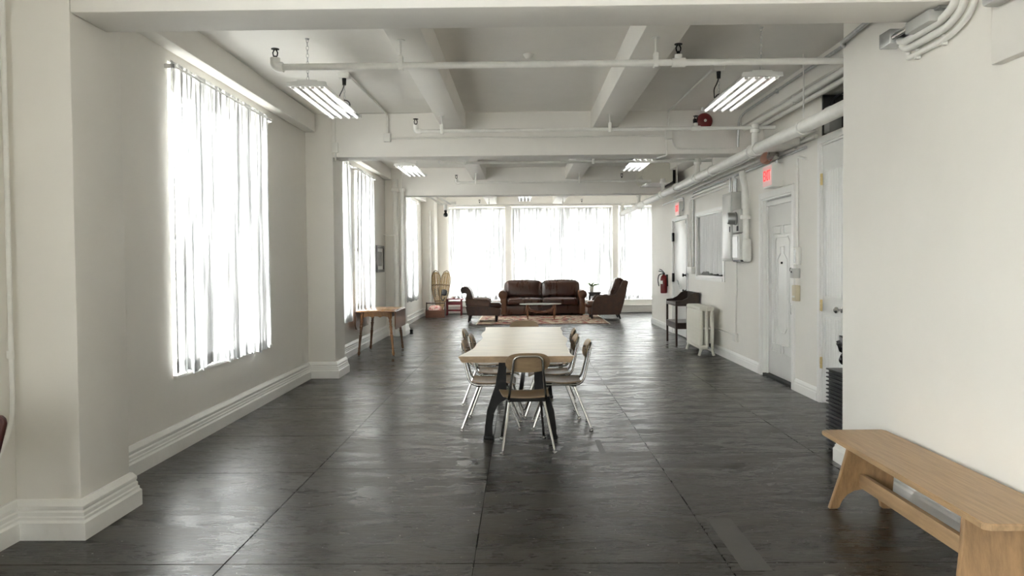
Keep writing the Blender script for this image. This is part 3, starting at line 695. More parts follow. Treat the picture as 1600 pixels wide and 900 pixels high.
# ---- school chairs
def make_chair():
    t = thing('dining_chair', 'chair', 'chair', (0, 0, 0), group='school chairs around the dining table')
    # moulded seat: rounded square, dished, front lip rolled down
    def shell(hw0, hw1, d0, d1, zf, th, n=14, k=14):
        b = B(); T = []; U = []
        for j in range(k+1):
            v = j/k; y = d0+(d1-d0)*v; hw = hw0+(hw1-hw0)*v
            e = min(v, 1-v); hw *= 1-0.16*max(0, 1-e/0.14)**2
            T.append([]); U.append([])
            for i in range(n+1):
                x = hw*(2*i/n-1); z = zf(x/hw, v)
                T[-1].append(b.bm.verts.new((x, y, z))); U[-1].append(b.bm.verts.new((x, y, z-th)))
        for j in range(k):
            for i in range(n):
                b.bm.faces.new((T[j][i], T[j][i+1], T[j+1][i+1], T[j+1][i])); b.bm.faces.new((U[j][i], U[j+1][i], U[j+1][i+1], U[j][i+1]))
            for i in (0, n): b.bm.faces.new((T[j][i], T[j+1][i], U[j+1][i], U[j][i]))
        for j in (0, k):
            for i in range(n): b.bm.faces.new((T[j][i], T[j][i+1], U[j][i+1], U[j][i]))
        return b
    zf = lambda x, v: 0.432 + 0.010*abs(x)**2.5 - 0.012*math.sin(math.pi*min(1, v/0.75)) - 0.030*max(0, (v-0.82)/0.18)**2
    shell(0.178, 0.208, -0.19, 0.20, zf, 0.012).build('seat', 'chair_ply', t, local=True, ang=50)
    # back: a curved oval
    b = B(); n = 28; F = []; K = []
    def bk(x, z): return -0.205 - 0.30*(z-0.62) - 0.035 + 0.30*x*x*2.2
    cx = 0.175; cz = 0.078; zc = 0.712
    def oval(a, f): return (math.copysign(abs(math.cos(a))**0.62, math.cos(a))*cx*f, zc+math.copysign(abs(math.sin(a))**0.80, math.sin(a))*cz*f)
    fs = (1.0, 0.8, 0.55, 0.25)
    for side, off in ((0, 0.0), (1, 0.011)):
        rs = []
        for f in fs: rs.append([b.bm.verts.new((x, bk(x, z)+off, z)) for x, z in (oval(2*math.pi*i/n, f) for i in range(n))])
        for q in range(len(rs)-1):
            for i in range(n): b.bm.faces.new((rs[q][i], rs[q][(i+1) % n], rs[q+1][(i+1) % n], rs[q+1][i]))
        b.bm.faces.new(rs[-1]); F.append(rs[0])
    for i in range(n): b.bm.faces.new((F[0][i], F[0][(i+1) % n], F[1][(i+1) % n], F[1][i]))
    b.build('backrest', 'chair_ply', t, local=True, ang=50)
    r = 0.0105
    p = [(-0.150, 0.14, 0.402), (-0.150, -0.205, 0.402), (-0.118, -0.268, 0.66), (-0.112, -0.285, 0.765), (0.112, -0.285, 0.765), (0.118, -0.268, 0.66), (0.150, -0.205, 0.402), (0.150, 0.14, 0.402)]
    B().tube(smooth_path(p, 0.075, 6), r, 10).build('back_frame', 'chrome', t, local=True, ang=60)
    for s in (-1, 1):
        B().cyl((s*0.112, -0.268, 0.715), (s*0.112, -0.232, 0.715), 0.008, 8).build('bolt', 'chrome', t, local=True)
    B().box(-0.155, 0.155, -0.15, -0.105, 0.385, 0.418, 0.004).box(-0.155, 0.155, 0.07, 0.115, 0.385, 0.418, 0.004).build('seat_bracket', 'black_iron', t, local=True)
    for s in (-1, 1):
        for ya, yb, xb in ((0.095, 0.235, 0.178), (-0.125, -0.275, 0.205)):
            lg = B().cyl((s*0.135, ya, 0.40), (s*xb, yb, 0.018), 0.0115, 10, 0.0105).build('leg', 'chrome', t, local=True)
            d = (Vector((s*xb, yb, 0.018))-Vector((s*0.135, ya, 0.40))).normalized()
            B().lathe([(0.012, 0.03), (0.013, 0.016), (0.019, 0.012), (0.020, 0.004), (0.015, 0.0)][::-1], (s*xb, yb, 0), 'z', 12).build('glide', 'chrome', lg, local=True)
    return t
ch = make_chair()
spots = [((0.02, 6.135, 0), 5.0, 'school chair with its oval back to the camera, at the near table end'),
         ((0.03, 8.86, 0), 181, 'school chair at the far table end facing the camera'),
         ((-0.262, 6.86, 0), -91, 'nearest of the three school chairs on the left of the dining table'),
         ((-0.235, 7.45, 0), -89, 'middle of the three school chairs on the left of the dining table'),
         ((-0.350, 8.05, 0), -90, 'farthest of the three school chairs on the left of the dining table'),
         ((0.330, 6.86, 0), 90, 'nearest of the three school chairs on the right of the dining table'),
         ((0.258, 7.36, 0), 91, 'middle of the three school chairs on the right of the dining table'),
         ((0.280, 8.05, 0), 88, 'farthest of the three school chairs on the right of the dining table')]
for i, (l, a, lb) in enumerate(spots):
    place(ch if i == 0 else copy_tree(ch), l, R(a), lb)

# ---- oak bench by the partition
t = thing('bench', 'long oak bench with slab ends and one stretcher against the partition wall', 'bench', (2.1, 3.95, 0))
zt = 0.41
bb = B().prism([(1.888, 3.11), (1.912, 3.086), (2.29, 3.086), (2.31, 3.11), (2.31, 4.80), (2.29, 4.835), (1.93, 4.83), (1.905, 4.815)], 'xy', zt-0.030, zt)
bmesh.ops.bevel(bb.bm, geom=bb.bm.edges[:], offset=0.005, segments=2, affect='EDGES'); bb.build('bench_top', 'oak_bench', t)
def slab(ytop, ybot):
    h = zt-0.030; o = [(1.915, h), (1.885, 0.20), (1.838, 0.0), (1.885, 0.0)]
    for i in range(9):
        a = math.pi*i/8; o.append((2.022-0.125*math.cos(a), 0.010+0.120*math.sin(a)))
    o += [(2.16, 0.0), (2.21, 0.0), (2.20, 0.20), (2.20, h)]
    b = B().prism(o, 'xz', -0.016, 0.016)
    bmesh.ops.bevel(b.bm, geom=b.bm.edges[:], offset=0.003, segments=1, affect='EDGES')
    M = Matrix(((1, 0, 0, 0), (0, 1, (ytop-ybot)/h, ybot), (0, 0, 1, 0), (0, 0, 0, 1)))
    return b.rot(M)
slab(4.46, 4.54).build('end_slab', 'oak_bench_leg', t); slab(3.29, 3.22).build('end_slab', 'oak_bench_leg', t)
B().box(1.998, 2.030, 3.27, 4.49, 0.142, 0.225, 0.004).build('stretcher', 'oak_bench', t)

# ---- drop-leaf table by the left wall
t = thing('drop_leaf_table', 'small drop-leaf table with turned legs under the left windows', 'table', (-2.39, 12.68, 0))
x0, x1, y0, y1 = -2.66, -2.085, 12.13, 13.22
B().box(x0-0.02, x1+0.02, y0, y1, 0.705, 0.73, 0.006).build('tabletop', 'cherry_wood', t)
for s, xx in ((-1, x0-0.045), (1, x1+0.025)):
    o = [(y0+0.02, 0.715), (y0+0.02, 0.48), (y0+0.08, 0.42), (y1-0.08, 0.42), (y1-0.02, 0.48), (y1-0.02, 0.715)]
    bb = B().prism(o, 'yz', xx, xx+0.02); bmesh.ops.bevel(bb.bm, geom=bb.bm.edges[:], offset=0.004, segments=1, affect='EDGES')
    bb.build('drop_leaf', 'dark_turned' if s < 0 else 'walnut', t)
for yy in (y0+0.09, y1-0.11):
    o = [(x0+0.03, 0.705), (x0+0.03, 0.60)]
    for i in range(13):
        u = i/12; o.append((x0+0.09+(x1-x0-0.18)*u, 0.615+0.018*abs(math.sin(3*math.pi*u))))
    o += [(x1-0.03, 0.60), (x1-0.03, 0.705)]
    B().prism(o, 'xz', yy, yy+0.02).build('apron', 'cherry_wood', t, smooth=False)
for xx in (x0+0.035, x1-0.055): B().box(xx, xx+0.02, y0+0.1, y1-0.1, 0.62, 0.705).build('side_apron', 'dark_turned', t, smooth=False)
prof = [(0.012, 0), (0.020, 0.015), (0.024, 0.05), (0.016, 0.075), (0.024, 0.085), (0.016, 0.095), (0.022, 0.11), (0.017, 0.14), (0.021, 0.25), (0.026, 0.33), (0.016, 0.345), (0.026, 0.36), (0.018, 0.375), (0.022, 0.42), (0.027, 0.47), (0.017, 0.485), (0.026, 0.50), (0.018, 0.515), (0.026, 0.55), (0.020, 0.585), (0.030, 0.60), (0.030, 0.70)]
for sx, xx in ((-1, x0+0.06), (1, x1-0.06)):
    for sy, yy in ((-1, y0+0.1), (1, y1-0.1)):
        b = B().lathe(prof, (0, 0, 0), 'z', 12)
        b.rot(Matrix(((1, 0, -sx*0.09, xx+sx*0.055), (0, 1, -sy*0.06, yy+sy*0.04), (0, 0, 1, 0), (0, 0, 0, 1)))).build('leg', 'dark_turned' if sx < 0 or sy > 0 else 'cherry_wood', t)

# ---- lounge
RUG = 0.012
t = thing('rug', 'faded red and cream oriental rug under the lounge furniture', 'rug', (0.5, 19.4, 0))
B().box(-0.98, 1.97, 18.14, 20.86, 0.001, RUG+0.0005).build('field', 'rug_wool', t, smooth=False)
b = B(); b.box(-1.08, 2.07, 18.04, 18.14, 0.001, RUG).box(-1.08, 2.07, 20.86, 20.96, 0.001, RUG).box(-1.08, -0.98, 18.14, 20.86, 0.001, RUG).box(1.97, 2.07, 18.14, 20.86, 0.001, RUG)
b.build('border', 'rug_border', t, smooth=False)
B().box(-1.08, 2.07, 18.015, 18.04, 0.001, RUG).build('edge_binding', 'rug_edge', t, smooth=False)
for xx in (-1.12, 2.07): B().box(xx, xx+0.04, 18.02, 20.96, 0.001, 0.007).build('fringe', 'rug_fringe', t, smooth=False)

t = thing('sofa', 'brown leather two-cushion sofa with rolled arms in front of the far window', 'sofa', (0.57, 21.2, 0))
X0, X1, YF, YB = -0.62, 1.76, 20.72, 21.68
B().box(X0+0.16, X1-0.16, YF+0.05, YB, 0.045, 0.30, 0.03, 3).build('base', 'leather_brown', t)
for s, xc in ((-1, X0+0.11), (1, X1-0.11)):
    b = B().box(xc-0.085, xc+0.085, YF+0.03, YB-0.03, 0.045, 0.62, 0.025, 3)
    arm = b.build('arm', 'leather_tan', t)
    B().lathe([(0.06, 0), (0.118, 0.015), (0.125, 0.04), (0.125, 0.82), (0.1, 0.85)], (xc-s*-0.015, YF+0.0, 0.59), 'y', 20).build('arm_roll', 'leather_tan', arm)
B().box(X0+0.2, X1-0.2, YB-0.28, YB, 0.25, 0.86, 0.07, 4).build('back', 'leather_brown', t)
mid = (X0+X1)/2
for a, c in ((X0+0.205, mid-0.004), (mid+0.004, X1-0.205)):
    B().cushion(((a+c)/2, YF+0.37, 0.395), (c-a, 0.78, 0.20), 0.07, 0.025).build('seat_cushion', 'leather_brown', t, ang=85)
for a, c in ((X0+0.15, mid-0.004), (mid+0.004, X1-0.15)):
    b = B().cushion((0, 0, 0), (c-a-0.01, 0.20, 0.49), 0.085, 0.035)
    b.rot(Matrix.Translation(((a+c)/2, YF+0.63, 0.715)) @ Matrix.Rotation(R(-9), 4, 'X')).build('back_cushion', 'leather_brown', t, ang=85)
for xx in (X0+0.1, X1-0.1):
    for yy in (YF+0.12, YB-0.1): B().cyl((xx, yy, 0.0 if yy > 20.96 else RUG), (xx, yy, 0.06), 0.025, 10, 0.03).build('foot', 'ebony', t)

# scroll-back armchair facing right
t = thing('armchair', 'brown leather armchair with a scrolled back facing right', 'armchair', (-1.0, 19.0, 0))
YN, YA = 18.70, 19.42
def prism_b(out, y0_, y1_, bev=0.012, seg=2):
    b = B().prism(out, 'xz', y0_, y1_); bmesh.ops.bevel(b.bm, geom=b.bm.edges[:], offset=bev, segments=seg, affect='EDGES'); return b
prism_b([(-1.36, 0.17), (-0.54, 0.16), (-0.52, 0.33), (-0.78, 0.37), (-0.80, 0.40), (-1.37, 0.42), (-1.40, 0.40)], YN+0.02, YA-0.02, 0.02).build('base', 'leather_dark', t)
for y_ in (YN, YA-0.15):
    prism_b([(-1.38, 0.40), (-0.82, 0.38), (-0.775, 0.42), (-0.775, 0.53), (-0.83, 0.585), (-1.40, 0.60), (-1.42, 0.55)], y_, y_+0.15, 0.03, 3).build('arm', 'leather_tan', t)
sc = [(-1.22, 0.40), (-1.22, 0.62), (-1.26, 0.76), (-1.31, 0.85), (-1.38, 0.895), (-1.45, 0.89)]
sc += [(-1.45+0.085*math.cos(R(a)), 0.80+0.085*math.sin(R(a))) for a in (100, 130, 160, 190, 220, 250, 280, 310, 340)]
sc += [(-1.375, 0.72), (-1.40, 0.60), (-1.40, 0.40)]
prism_b(sc, YN+0.03, YA-0.03, 0.018, 2).build('scroll_back', 'leather_dark', t)
B().cushion((-0.90, (YN+YA)/2, 0.405), (0.74, 0.42, 0.15), 0.06, 0.02).build('seat_cushion', 'leather_brown', t, ang=85)
for xx, lean, z0_ in ((-1.30, -0.035, 0.0), (-0.64, 0.0, RUG)):
    for yy in (YN+0.07, YA-0.07): B().cyl((xx, yy, 0.18), (xx+lean, yy, 0.0 if xx < -1.08 else RUG), 0.034, 8, 0.018).build('leg', 'ebony', t)

# wingback armchair facing left
t = thing('armchair', 'worn brown leather wingback armchair with dark legs facing left', 'armchair', (2.2, 19.85, 0))
YN, YA = 19.52, 20.20
def q(cx, cy):
    v = at(900+cx/10.59, 425+cy/10.59, YN); return (v.x, v.z)
side = [q(*c) for c in ((262, 712), (268, 600), (272, 530), (300, 470), (345, 398), (600, 392), (655, 378), (690, 335), (735, 235), (770, 150), (790, 138), (866, 142), (868, 170), (835, 320), (790, 520), (735, 705))]
for y_ in (YN, YA-0.10): prism_b(side, y_, y_+0.10, 0.016, 2).build('side_wing', 'leather_dark', t)
lo = q(262, 712)[1]
xf = q(215, 600)[0]
B().box(xf+0.01, 2.48, YN+0.09, YA-0.09, lo, 0.30, 0.02).build('base', 'leather_dark', t)
B().cushion((2.02, (YN+YA)/2, 0.37), (0.70, 0.48, 0.18), 0.07, 0.02).build('seat_cushion', 'leather_tan', t, ang=85)
prism_b([(2.22, 0.32), (2.30, 0.7), (2.44, 1.06), (2.60, 1.06), (2.66, 0.98), (2.50, 0.2), (2.3, 0.2)], YN+0.095, YA-0.095, 0.03, 3).build('back', 'leather_brown', t)
for xx, lean in ((xf+0.08, 0.0), (2.50, 0.05)):
    for yy in (YN+0.06, YA-0.06):
        on = xx+lean < 2.07
        B().cyl((xx, yy, lo+0.03), (xx+lean, yy, RUG if on else 0.0), 0.034, 8, 0.02).build('leg', 'ebony', t)

# coffee table
t = thing('coffee_table', 'oval pale-topped coffee table on a sculpted walnut base', 'coffee table', (0.48, 19.55, RUG))
el = [(0.48+0.545*math.cos(2*math.pi*i/40), 19.55+0.33*math.sin(2*math.pi*i/40)) for i in range(40)]
bb = B().prism(el, 'xy', 0.395, 0.413); bmesh.ops.bevel(bb.bm, geom=bb.bm.edges[:], offset=0.004, segments=2, affect='EDGES')
bb.build('tabletop', 'table_stone', t)
for xx, yy in ((0.13, 19.40), (0.85, 19.40), (0.13, 19.72), (0.85, 19.72)):
    s = 1 if xx < 0.48 else -1
    B().tube([(xx+s*0.02, yy, 0.395), (xx, yy, 0.25), (xx+s*0.015, yy, 0.12), (xx+s*0.02, yy, RUG)], 0.03, 8, radii=[0.042, 0.036, 0.026, 0.014]).build('leg', 'walnut', t)
for yy in (19.40, 19.72):
    B().tube([(0.15, yy, 0.33), (0.22, yy, 0.24), (0.36, yy+0.02*(1 if yy < 19.5 else -1), 0.205), (0.49, 19.56, 0.20), (0.62, yy, 0.205), (0.76, yy, 0.24), (0.83, yy, 0.33)], 0.03, 8, radii=[0.035, 0.032, 0.024, 0.022, 0.024, 0.032, 0.035]).build('brace', 'walnut', t)

# side table and plant
t = thing('side_table', 'small dark side table between the sofa and the wingback armchair', 'side table', (2.02, 21.1, 0))
B().box(1.84, 2.20, 20.92, 21.28, 0.61, 0.64, 0.006).build('tabletop', 'ebony', t)
B().box(1.87, 2.17, 20.95, 21.25, 0.53, 0.61).build('apron', 'ebony', t, smooth=False)
for xx in (1.875, 2.135):
    for yy in (20.955, 21.215): B().box(xx, xx+0.03, yy, yy+0.03, 0, 0.53, 0.003, 1).build('leg', 'ebony', t)
t = thing('potted_plant', 'small spiky green plant in a white pot on the dark side table', 'plant', (1.95, 21.1, 0.64))
B().lathe([(0.045, 0.64), (0.055, 0.65), (0.066, 0.79), (0.060, 0.795), (0.055, 0.775)], (1.95, 21.1, 0), 'z', 18).build('pot', 'pot_white', t)
for i in range(11):
    a = i*2.4; L_ = 0.10+0.07*(i % 3); h = 0.16-0.01*i
    p = [(1.95, 21.1, 0.775), (1.95+math.cos(a)*L_*0.4, 21.1+math.sin(a)*L_*0.4, 0.775+h*0.7), (1.95+math.cos(a)*L_, 21.1+math.sin(a)*L_, 0.775+h*0.85)]
    B().tube(p, 0.01, 6, radii=[0.016, 0.017, 0.003]).build('leaf', 'green_leaf', t)

# snowshoes, crate, red stand in the far left corner
def snowshoe(label, loc, tilt, rz, strap, m):
    t = thing('snowshoe', label, 'snowshoe', loc, rz, group='pair of snowshoes')
    out = [(0.0, 0.0), (0.03, 0.12), (0.055, 0.28), (0.095, 0.45), (0.13, 0.65), (0.14, 0.85), (0.12, 1.02), (0.07, 1.14), (0.0, 1.18)]
    out = out + [(-x, z) for x, z in out[-2:0:-1]]
    M = Matrix.Rotation(tilt, 4, 'Y') @ Matrix.Rotation(R(-6), 4, 'X') @ Matrix.Diagonal((1, 1, 1.08, 1))
    def fin(b, name, mm): return b.rot(M).build(name, mm, t, local=True)
    fin(B().tube([(x, 0, z+0.012) for x, z in out], 0.011, 8, True), 'frame', 'bent_ash')
    def hw(z):
        pr = [(0.0, 0.0), (0.03, 0.12), (0.055, 0.28), (0.095, 0.45), (0.13, 0.65), (0.14, 0.85), (0.12, 1.02), (0.07, 1.14), (0.0, 1.18)]
        for (a, za), (c, zc_) in zip(pr, pr[1:]):
            if za <= z <= zc_: return a+(c-a)*(z-za)/(zc_-za)
        return 0
    b = B(); z = 0.10
    while z < 1.14:
        w = hw(z)
        b.box(-w, w, -0.003, 0.003, z+0.012-0.006, z+0.012+0.006)
        w2 = hw(min(1.15, z+0.1))
        b.cyl((-w, 0, z+0.012), (w2*0.8, 0, min(1.15, z+0.1)), 0.006, 5).cyl((w, 0, z+0.012), (-w2*0.8, 0, min(1.15, z+0.1)), 0.006, 5)
        z += 0.026
    fin(b, 'webbing', 'rawhide')['kind'] = 'stuff'
    for zz in (0.38, 0.80): fin(B().box(-hw(zz), hw(zz), -0.012, 0.012, zz, zz+0.03, 0.004, 1), 'crossbar', 'bent_ash')
    if strap:
        fin(B().sup((0.01, -0.03, 0.62), (0.16, 0.07, 0.16), 0.6, 16, 8), 'binding', 'black_plastic')
        fin(B().tube(smooth_path([(-0.06, -0.03, 0.56), (-0.05, -0.05, 0.45), (0.02, -0.05, 0.40), (0.05, -0.04, 0.50)], 0.03), 0.014, 6), 'strap', 'black_plastic')
    else:
        fin(B().box(-0.06, -0.045, -0.03, -0.012, 0.50, 0.72).box(0.03, 0.045, -0.03, -0.012, 0.52, 0.74), 'strap', 'black_plastic')
snowshoe('upright wood and rawhide snowshoe leaning in the far left corner', (-2.33, 21.05, 0.0), R(-4), R(0), False, 0)
snowshoe('tilted snowshoe with a black binding beside the upright one', (-2.27, 20.98, 0.0), R(8), R(0), True, 0)
t = thing('wooden_crate', 'dark wooden carrier with a bar handle beside the red stand', 'crate', (-2.36, 20.62, 0))
x0, x1, y0, y1 = -2.62, -2.10, 20.44, 20.80
for yy in (y0, y1-0.02): B().box(x0, x1, yy, yy+0.02, 0.0, 0.20, 0.003, 1).build('side_board', 'crate_wood', t)
for xx in (x0, x1-0.02):
    B().prism([(y0+0.02, 0), (y1-0.02, 0), (y1-0.02, 0.20), ((y0+y1)/2+0.05, 0.28), ((y0+y1)/2+0.05, 0.41), ((y0+y1)/2-0.05, 0.41), ((y0+y1)/2-0.05, 0.28), (y0+0.02, 0.20)], 'yz', xx, xx+0.02).build('end_board', 'dark_stain', t, smooth=False)
B().box(x0+0.02, x1-0.02, y0+0.02, y1-0.02, 0.0, 0.02).build('bottom_board', 'crate_wood', t, smooth=False)
B().cyl((x0, (y0+y1)/2, 0.385), (x1, (y0+y1)/2, 0.385), 0.015, 10).build('handle', 'dark_stain', t)
B().sup((-2.37, 20.56, 0.20), (0.36, 0.14, 0.26), 0.6, 20, 10).build('folded_blanket', 'cloth_pattern', label='red and white patterned blanket stuffed in the wooden carrier', cat='blanket')
t = thing('red_stand', 'small dark red wooden stand under the far window', 'stand', (-1.92, 21.4, 0))
B().box(-2.18, -1.66, 21.2, 21.6, 0.45, 0.47, 0.004, 1).build('top', 'red_paint', t)
for xx in (-2.14, -1.735):
    for yy in (21.24, 21.525): B().box(xx, xx+0.035, yy, yy+0.035, 0, 0.45, 0.004, 1).build('leg', 'red_paint', t)
for yy in (21.245, 21.53):
    B().box(-2.105, -1.735, yy, yy+0.02, 0.30, 0.375).build('apron', 'red_paint', t, smooth=False)
    B().box(-2.105, -1.735, yy, yy+0.02, 0.12, 0.15).build('rail', 'red_paint', t, smooth=False)
B().lathe([(0.03, 0), (0.05, 0.02), (0.055, 0.06), (0.048, 0.065), (0.04, 0.03)], (-1.93, 21.4, 0.47), 'z', 16).build('bowl', 'pot_white', label='small pale bowl on the red stand', cat='bowl')

# ---- washstand, radiator
t = thing('washstand', 'dark wooden washstand with a curved gallery beside the radiator', 'washstand', (2.88, 13.62, 0))
x0, x1, y0, y1 = 2.68, 3.09, 13.2, 14.06
for xx in (x0, x1-0.035):
    for yy in (y0, y1-0.035): B().box(xx, xx+0.035, yy, yy+0.035, 0, 0.70, 0.004, 1).build('leg', 'dark_stain', t)
B().box(x0, x1, y0, y1, 0.70, 0.755, 0.004).build('top', 'dark_stain', t)
for yy in (y0, y1-0.018):
    o = [(x0+0.005, 0.755), (x0+0.005, 0.79), (x0+0.12, 0.80), (x0+0.20, 0.84), (x0+0.27, 0.91), (x0+0.33, 0.935), (x1, 0.935), (x1, 0.755)]
    B().prism(o, 'xz', yy, yy+0.018).build('gallery_side', 'dark_stain', t, smooth=False)
B().box(x1-0.018, x1, y0+0.018, y1-0.018, 0.755, 0.935).build('gallery_back', 'dark_stain', t, smooth=False)
B().box(x0+0.004, x1-0.004, y0+0.004, y1-0.004, 0.30, 0.41, 0.003, 1).build('shelf_drawer', 'dark_stain', t)
t = thing('radiator', 'cream cast-iron column radiator standing under the interior window', 'radiator', (2.895, 12.33, 0))
sec = None
for i in range(13):
    y = 11.88+i*0.074
    if sec is None:
        b = B()
        for xx in (2.81, 2.895, 2.98):
            b.sup((xx, 0, 0.43), (0.062, 0.062, 0.66), 0.55, 12, 10)
        b.sup((2.895, 0, 0.735), (0.235, 0.066, 0.075), 0.5, 16, 8).sup((2.895, 0, 0.13), (0.235, 0.066, 0.07), 0.5, 16, 8).sup((2.895, 0, 0.43), (0.21, 0.05, 0.04), 0.5, 12, 6)
        b.rot(Matrix.Translation((0, y, 0)))
        sec = b.build('section', 'radiator_paint', t, ang=60)
    else:
        c = sec.copy(); COL.objects.link(c); c.parent = t; c.location = (0, i*0.074, 0)
for y in (11.88, 11.88+12*0.074):
    for s in (-1, 1): B().tube([(2.895+s*0.07, y, 0.14), (2.895+s*0.095, y, 0.07), (2.895+s*0.115, y, 0.0)], 0.02, 8, radii=[0.034, 0.022, 0.024]).build('leg', 'radiator_paint', t)
B().lathe([(0.03, 0), (0.032, 0.02), (0.018, 0.03), (0.012, 0.05), (0.004, 0.055)][::-1], (2.895, 11.80, 0.735), 'y', 14).build('plug', 'radiator_paint', t)
v = B().lathe([(0.02, 0), (0.026, 0.02), (0.026, 0.05)], (2.93, 11.79, 0.13), 'y', 14).build('valve', 'galvanised', t)
B().cyl((2.93, 11.80, 0.13), (2.93, 11.80, 0.2), 0.012, 8).build('valve_stem', 'black_iron', v)

# ---- black tray stack and bag behind the partition
tr = None
for i in range(20):
    z = 0.0+i*0.0318
    if tr is None:
        b = B(); o = [(2.36, 5.30), (2.80, 5.30), (2.80, 5.86), (2.36, 5.86)]
        b.box(2.432, 2.93, 5.672, 6.01, 0.0, 0.031, 0.004, 1).box(2.415, 2.947, 5.655, 6.027, 0.020, 0.0315, 0.004, 1)
        tr = b.build('plastic_tray', 'black_plastic', label='black plastic tray in the tall stack behind the partition corner', cat='tray', group='stacked black trays')
        z_base = tr.location.z
    else:
        c = tr.copy(); COL.objects.link(c); c.location.z = z_base+z
zt2 = 20*0.0318
b = B().sup((2.65, 5.84, zt2+0.115), (0.40, 0.33, 0.23), 0.8, 28, 16)
rn = random.Random(3)
for v_ in b.bm.verts:
    p = v_.co; k = 0.02*math.sin(31*p.x+9*p.z)+0.02*math.sin(27*p.y+40*p.z)+0.012*rn.uniform(-1, 1)
    if p.z > zt2+0.02: v_.co += Vector((k, -k, abs(k)))
b.build('trash_bag', 'black_bag', label='crumpled black plastic bag on top of the tray stack', cat='bag', ang=20)

# ---- maroon chair at the left edge
t = thing('side_chair', 'maroon framed chair with a cream back pad at the left picture edge', 'chair', (-2.5, 3.1, 0))
b = B().prism([(-2.66, 0.52), (-2.36, 0.52), (-2.285, 0.80), (-2.288, 0.825), (-2.305, 0.84), (-2.695, 0.84), (-2.712, 0.825), (-2.715, 0.80)], 'xz', 3.28, 3.305)
bmesh.ops.bevel(b.bm, geom=b.bm.edges[:], offset=0.004, segments=1, affect='EDGES'); b.build('backrest', 'maroon', t)
b = B().prism([(-2.64, 0.55), (-2.385, 0.55), (-2.322, 0.805), (-2.678, 0.805)], 'xz', 3.268, 3.285)
bmesh.ops.bevel(b.bm, geom=b.bm.edges[:], offset=0.004, segments=1, affect='EDGES'); b.build('back_pad', 'cream_vinyl', t)
B().box(-2.69, -2.33, 2.92, 3.30, 0.42, 0.45, 0.01).build('seat', 'maroon', t)
for xx in (-2.68, -2.37):
    for yy in (2.94, 3.27): B().box(xx, xx+0.03, yy, yy+0.03, 0, 0.42 if yy < 3 else 0.52, 0.004, 1).build('leg', 'maroon', t)
# ================================================================== PIPES, LAMPS AND WALL FITTINGS
# ---- sprinkler branches and main
def sprinkler(label, y, xl, xr, heads, hang, riser, r=0.021, z=3.005, elbow=True):
    t = thing('sprinkler_pipe', label, 'pipe', ((xl+xr)/2, y, z), group='sprinkler branch pipes')
    B().cyl((xl, y, z), (xr, y, z), r, 12).build('pipe', 'pipe_paint', t)
    if elbow: B().tube(smooth_path([(xl+0.06, y, z), (xl, y, z), (xl, y, z+0.07)], 0.04, 5), r*1.45, 12).build('elbow', 'pipe_paint', t)
    for x in heads:
        h = B().cyl((x-0.05, y, z), (x+0.05, y, z), r*1.4, 12).cyl((x, y, z), (x, y, z+0.06), r*1.1, 10).build('tee', 'pipe_paint', t) if not (elbow and x == xl) else None
        s = B().cyl((x, y, z+0.06), (x, y, z+0.085), 0.014, 8); s.tube([(x-0.014, y, z+0.085), (x-0.018, y, z+0.11), (x-0.006, y, z+0.135)], 0.005, 6).tube([(x+0.014, y, z+0.085), (x+0.018, y, z+0.11), (x+0.006, y, z+0.135)], 0.005, 6)
        s.lathe([(0.03, 0.135), (0.03, 0.14), (0.008, 0.146)], (x, y, z), 'z', 14)
        s.build('sprinkler_head', 'black_iron', t)
    for x in hang:
        zz = JOISTZ
        hg = B().cyl((x, y, z+0.06), (x, y, zz), 0.008, 8).box(x-0.018, x+0.018, y-0.028, y+0.028, z-0.035, z+0.075, 0.006).lathe([(0.035, zz-0.006), (0.035, zz-0.0005)], (x, y, 0), 'z', 14)
        hg.build('hanger', 'pipe_paint', t)
    if riser:
        B().cyl((2.67, y, 2.80), (2.67, y, z), 0.036, 12).lathe([(0.05, z-0.055), (0.055, z-0.045), (0.055, z-0.02), (0.045, z-0.01), (0.045, z+0.035), (0.02, z+0.04)], (2.67, y, 0), 'z', 14).build('riser', 'pipe_paint', t)
sprinkler('sprinkler pipe nearest the camera, spanning under the ceiling', 5.73, -1.85, 2.72, (-1.85, 1.19), (-0.90, 1.02), True, 0.026, z=2.985)
sprinkler('sprinkler pipe just before the second beam, near the red bell', 8.68, -1.20, 2.9, (-1.20, 2.0), (-0.90, 1.02), True)
sprinkler('sprinkler pipe just past the second beam', 11.5, -1.22, 2.9, (-1.22, 2.0), (-0.85, 1.1), True)
sprinkler('sprinkler pipe just before the third beam', 14.3, -1.22, 2.45, (-1.22, 1.9), (-0.85, 1.1), True)
sprinkler('sprinkler pipe just past the third beam', 17.2, -1.75, 2.9, (1.9,), (-0.85, 1.1), True)
sprinkler('farthest sprinkler pipe in front of the far windows', 20.0, -1.75, 3.6, (-1.1, 1.6), (-0.85, 1.1), True)
t = thing('sprinkler_main', 'thick white main pipe running along the right wall overhead', 'pipe', (2.67, 12.5, 2.68))
B().cyl((2.67, 5.59, 2.75), (2.67, 20.05, 2.75), 0.062, 18).build('pipe', 'pipe_paint', t)
for y in (8.68, 11.5, 14.3, 17.2, 20.0):
    b = B().lathe([(0.07, -0.12), (0.077, -0.11), (0.077, -0.085), (0.066, -0.08), (0.066, 0.08), (0.077, 0.085), (0.077, 0.11), (0.07, 0.12)], (2.67, y, 2.75), 'y', 18)
    b.build('coupling', 'pipe_paint', t)
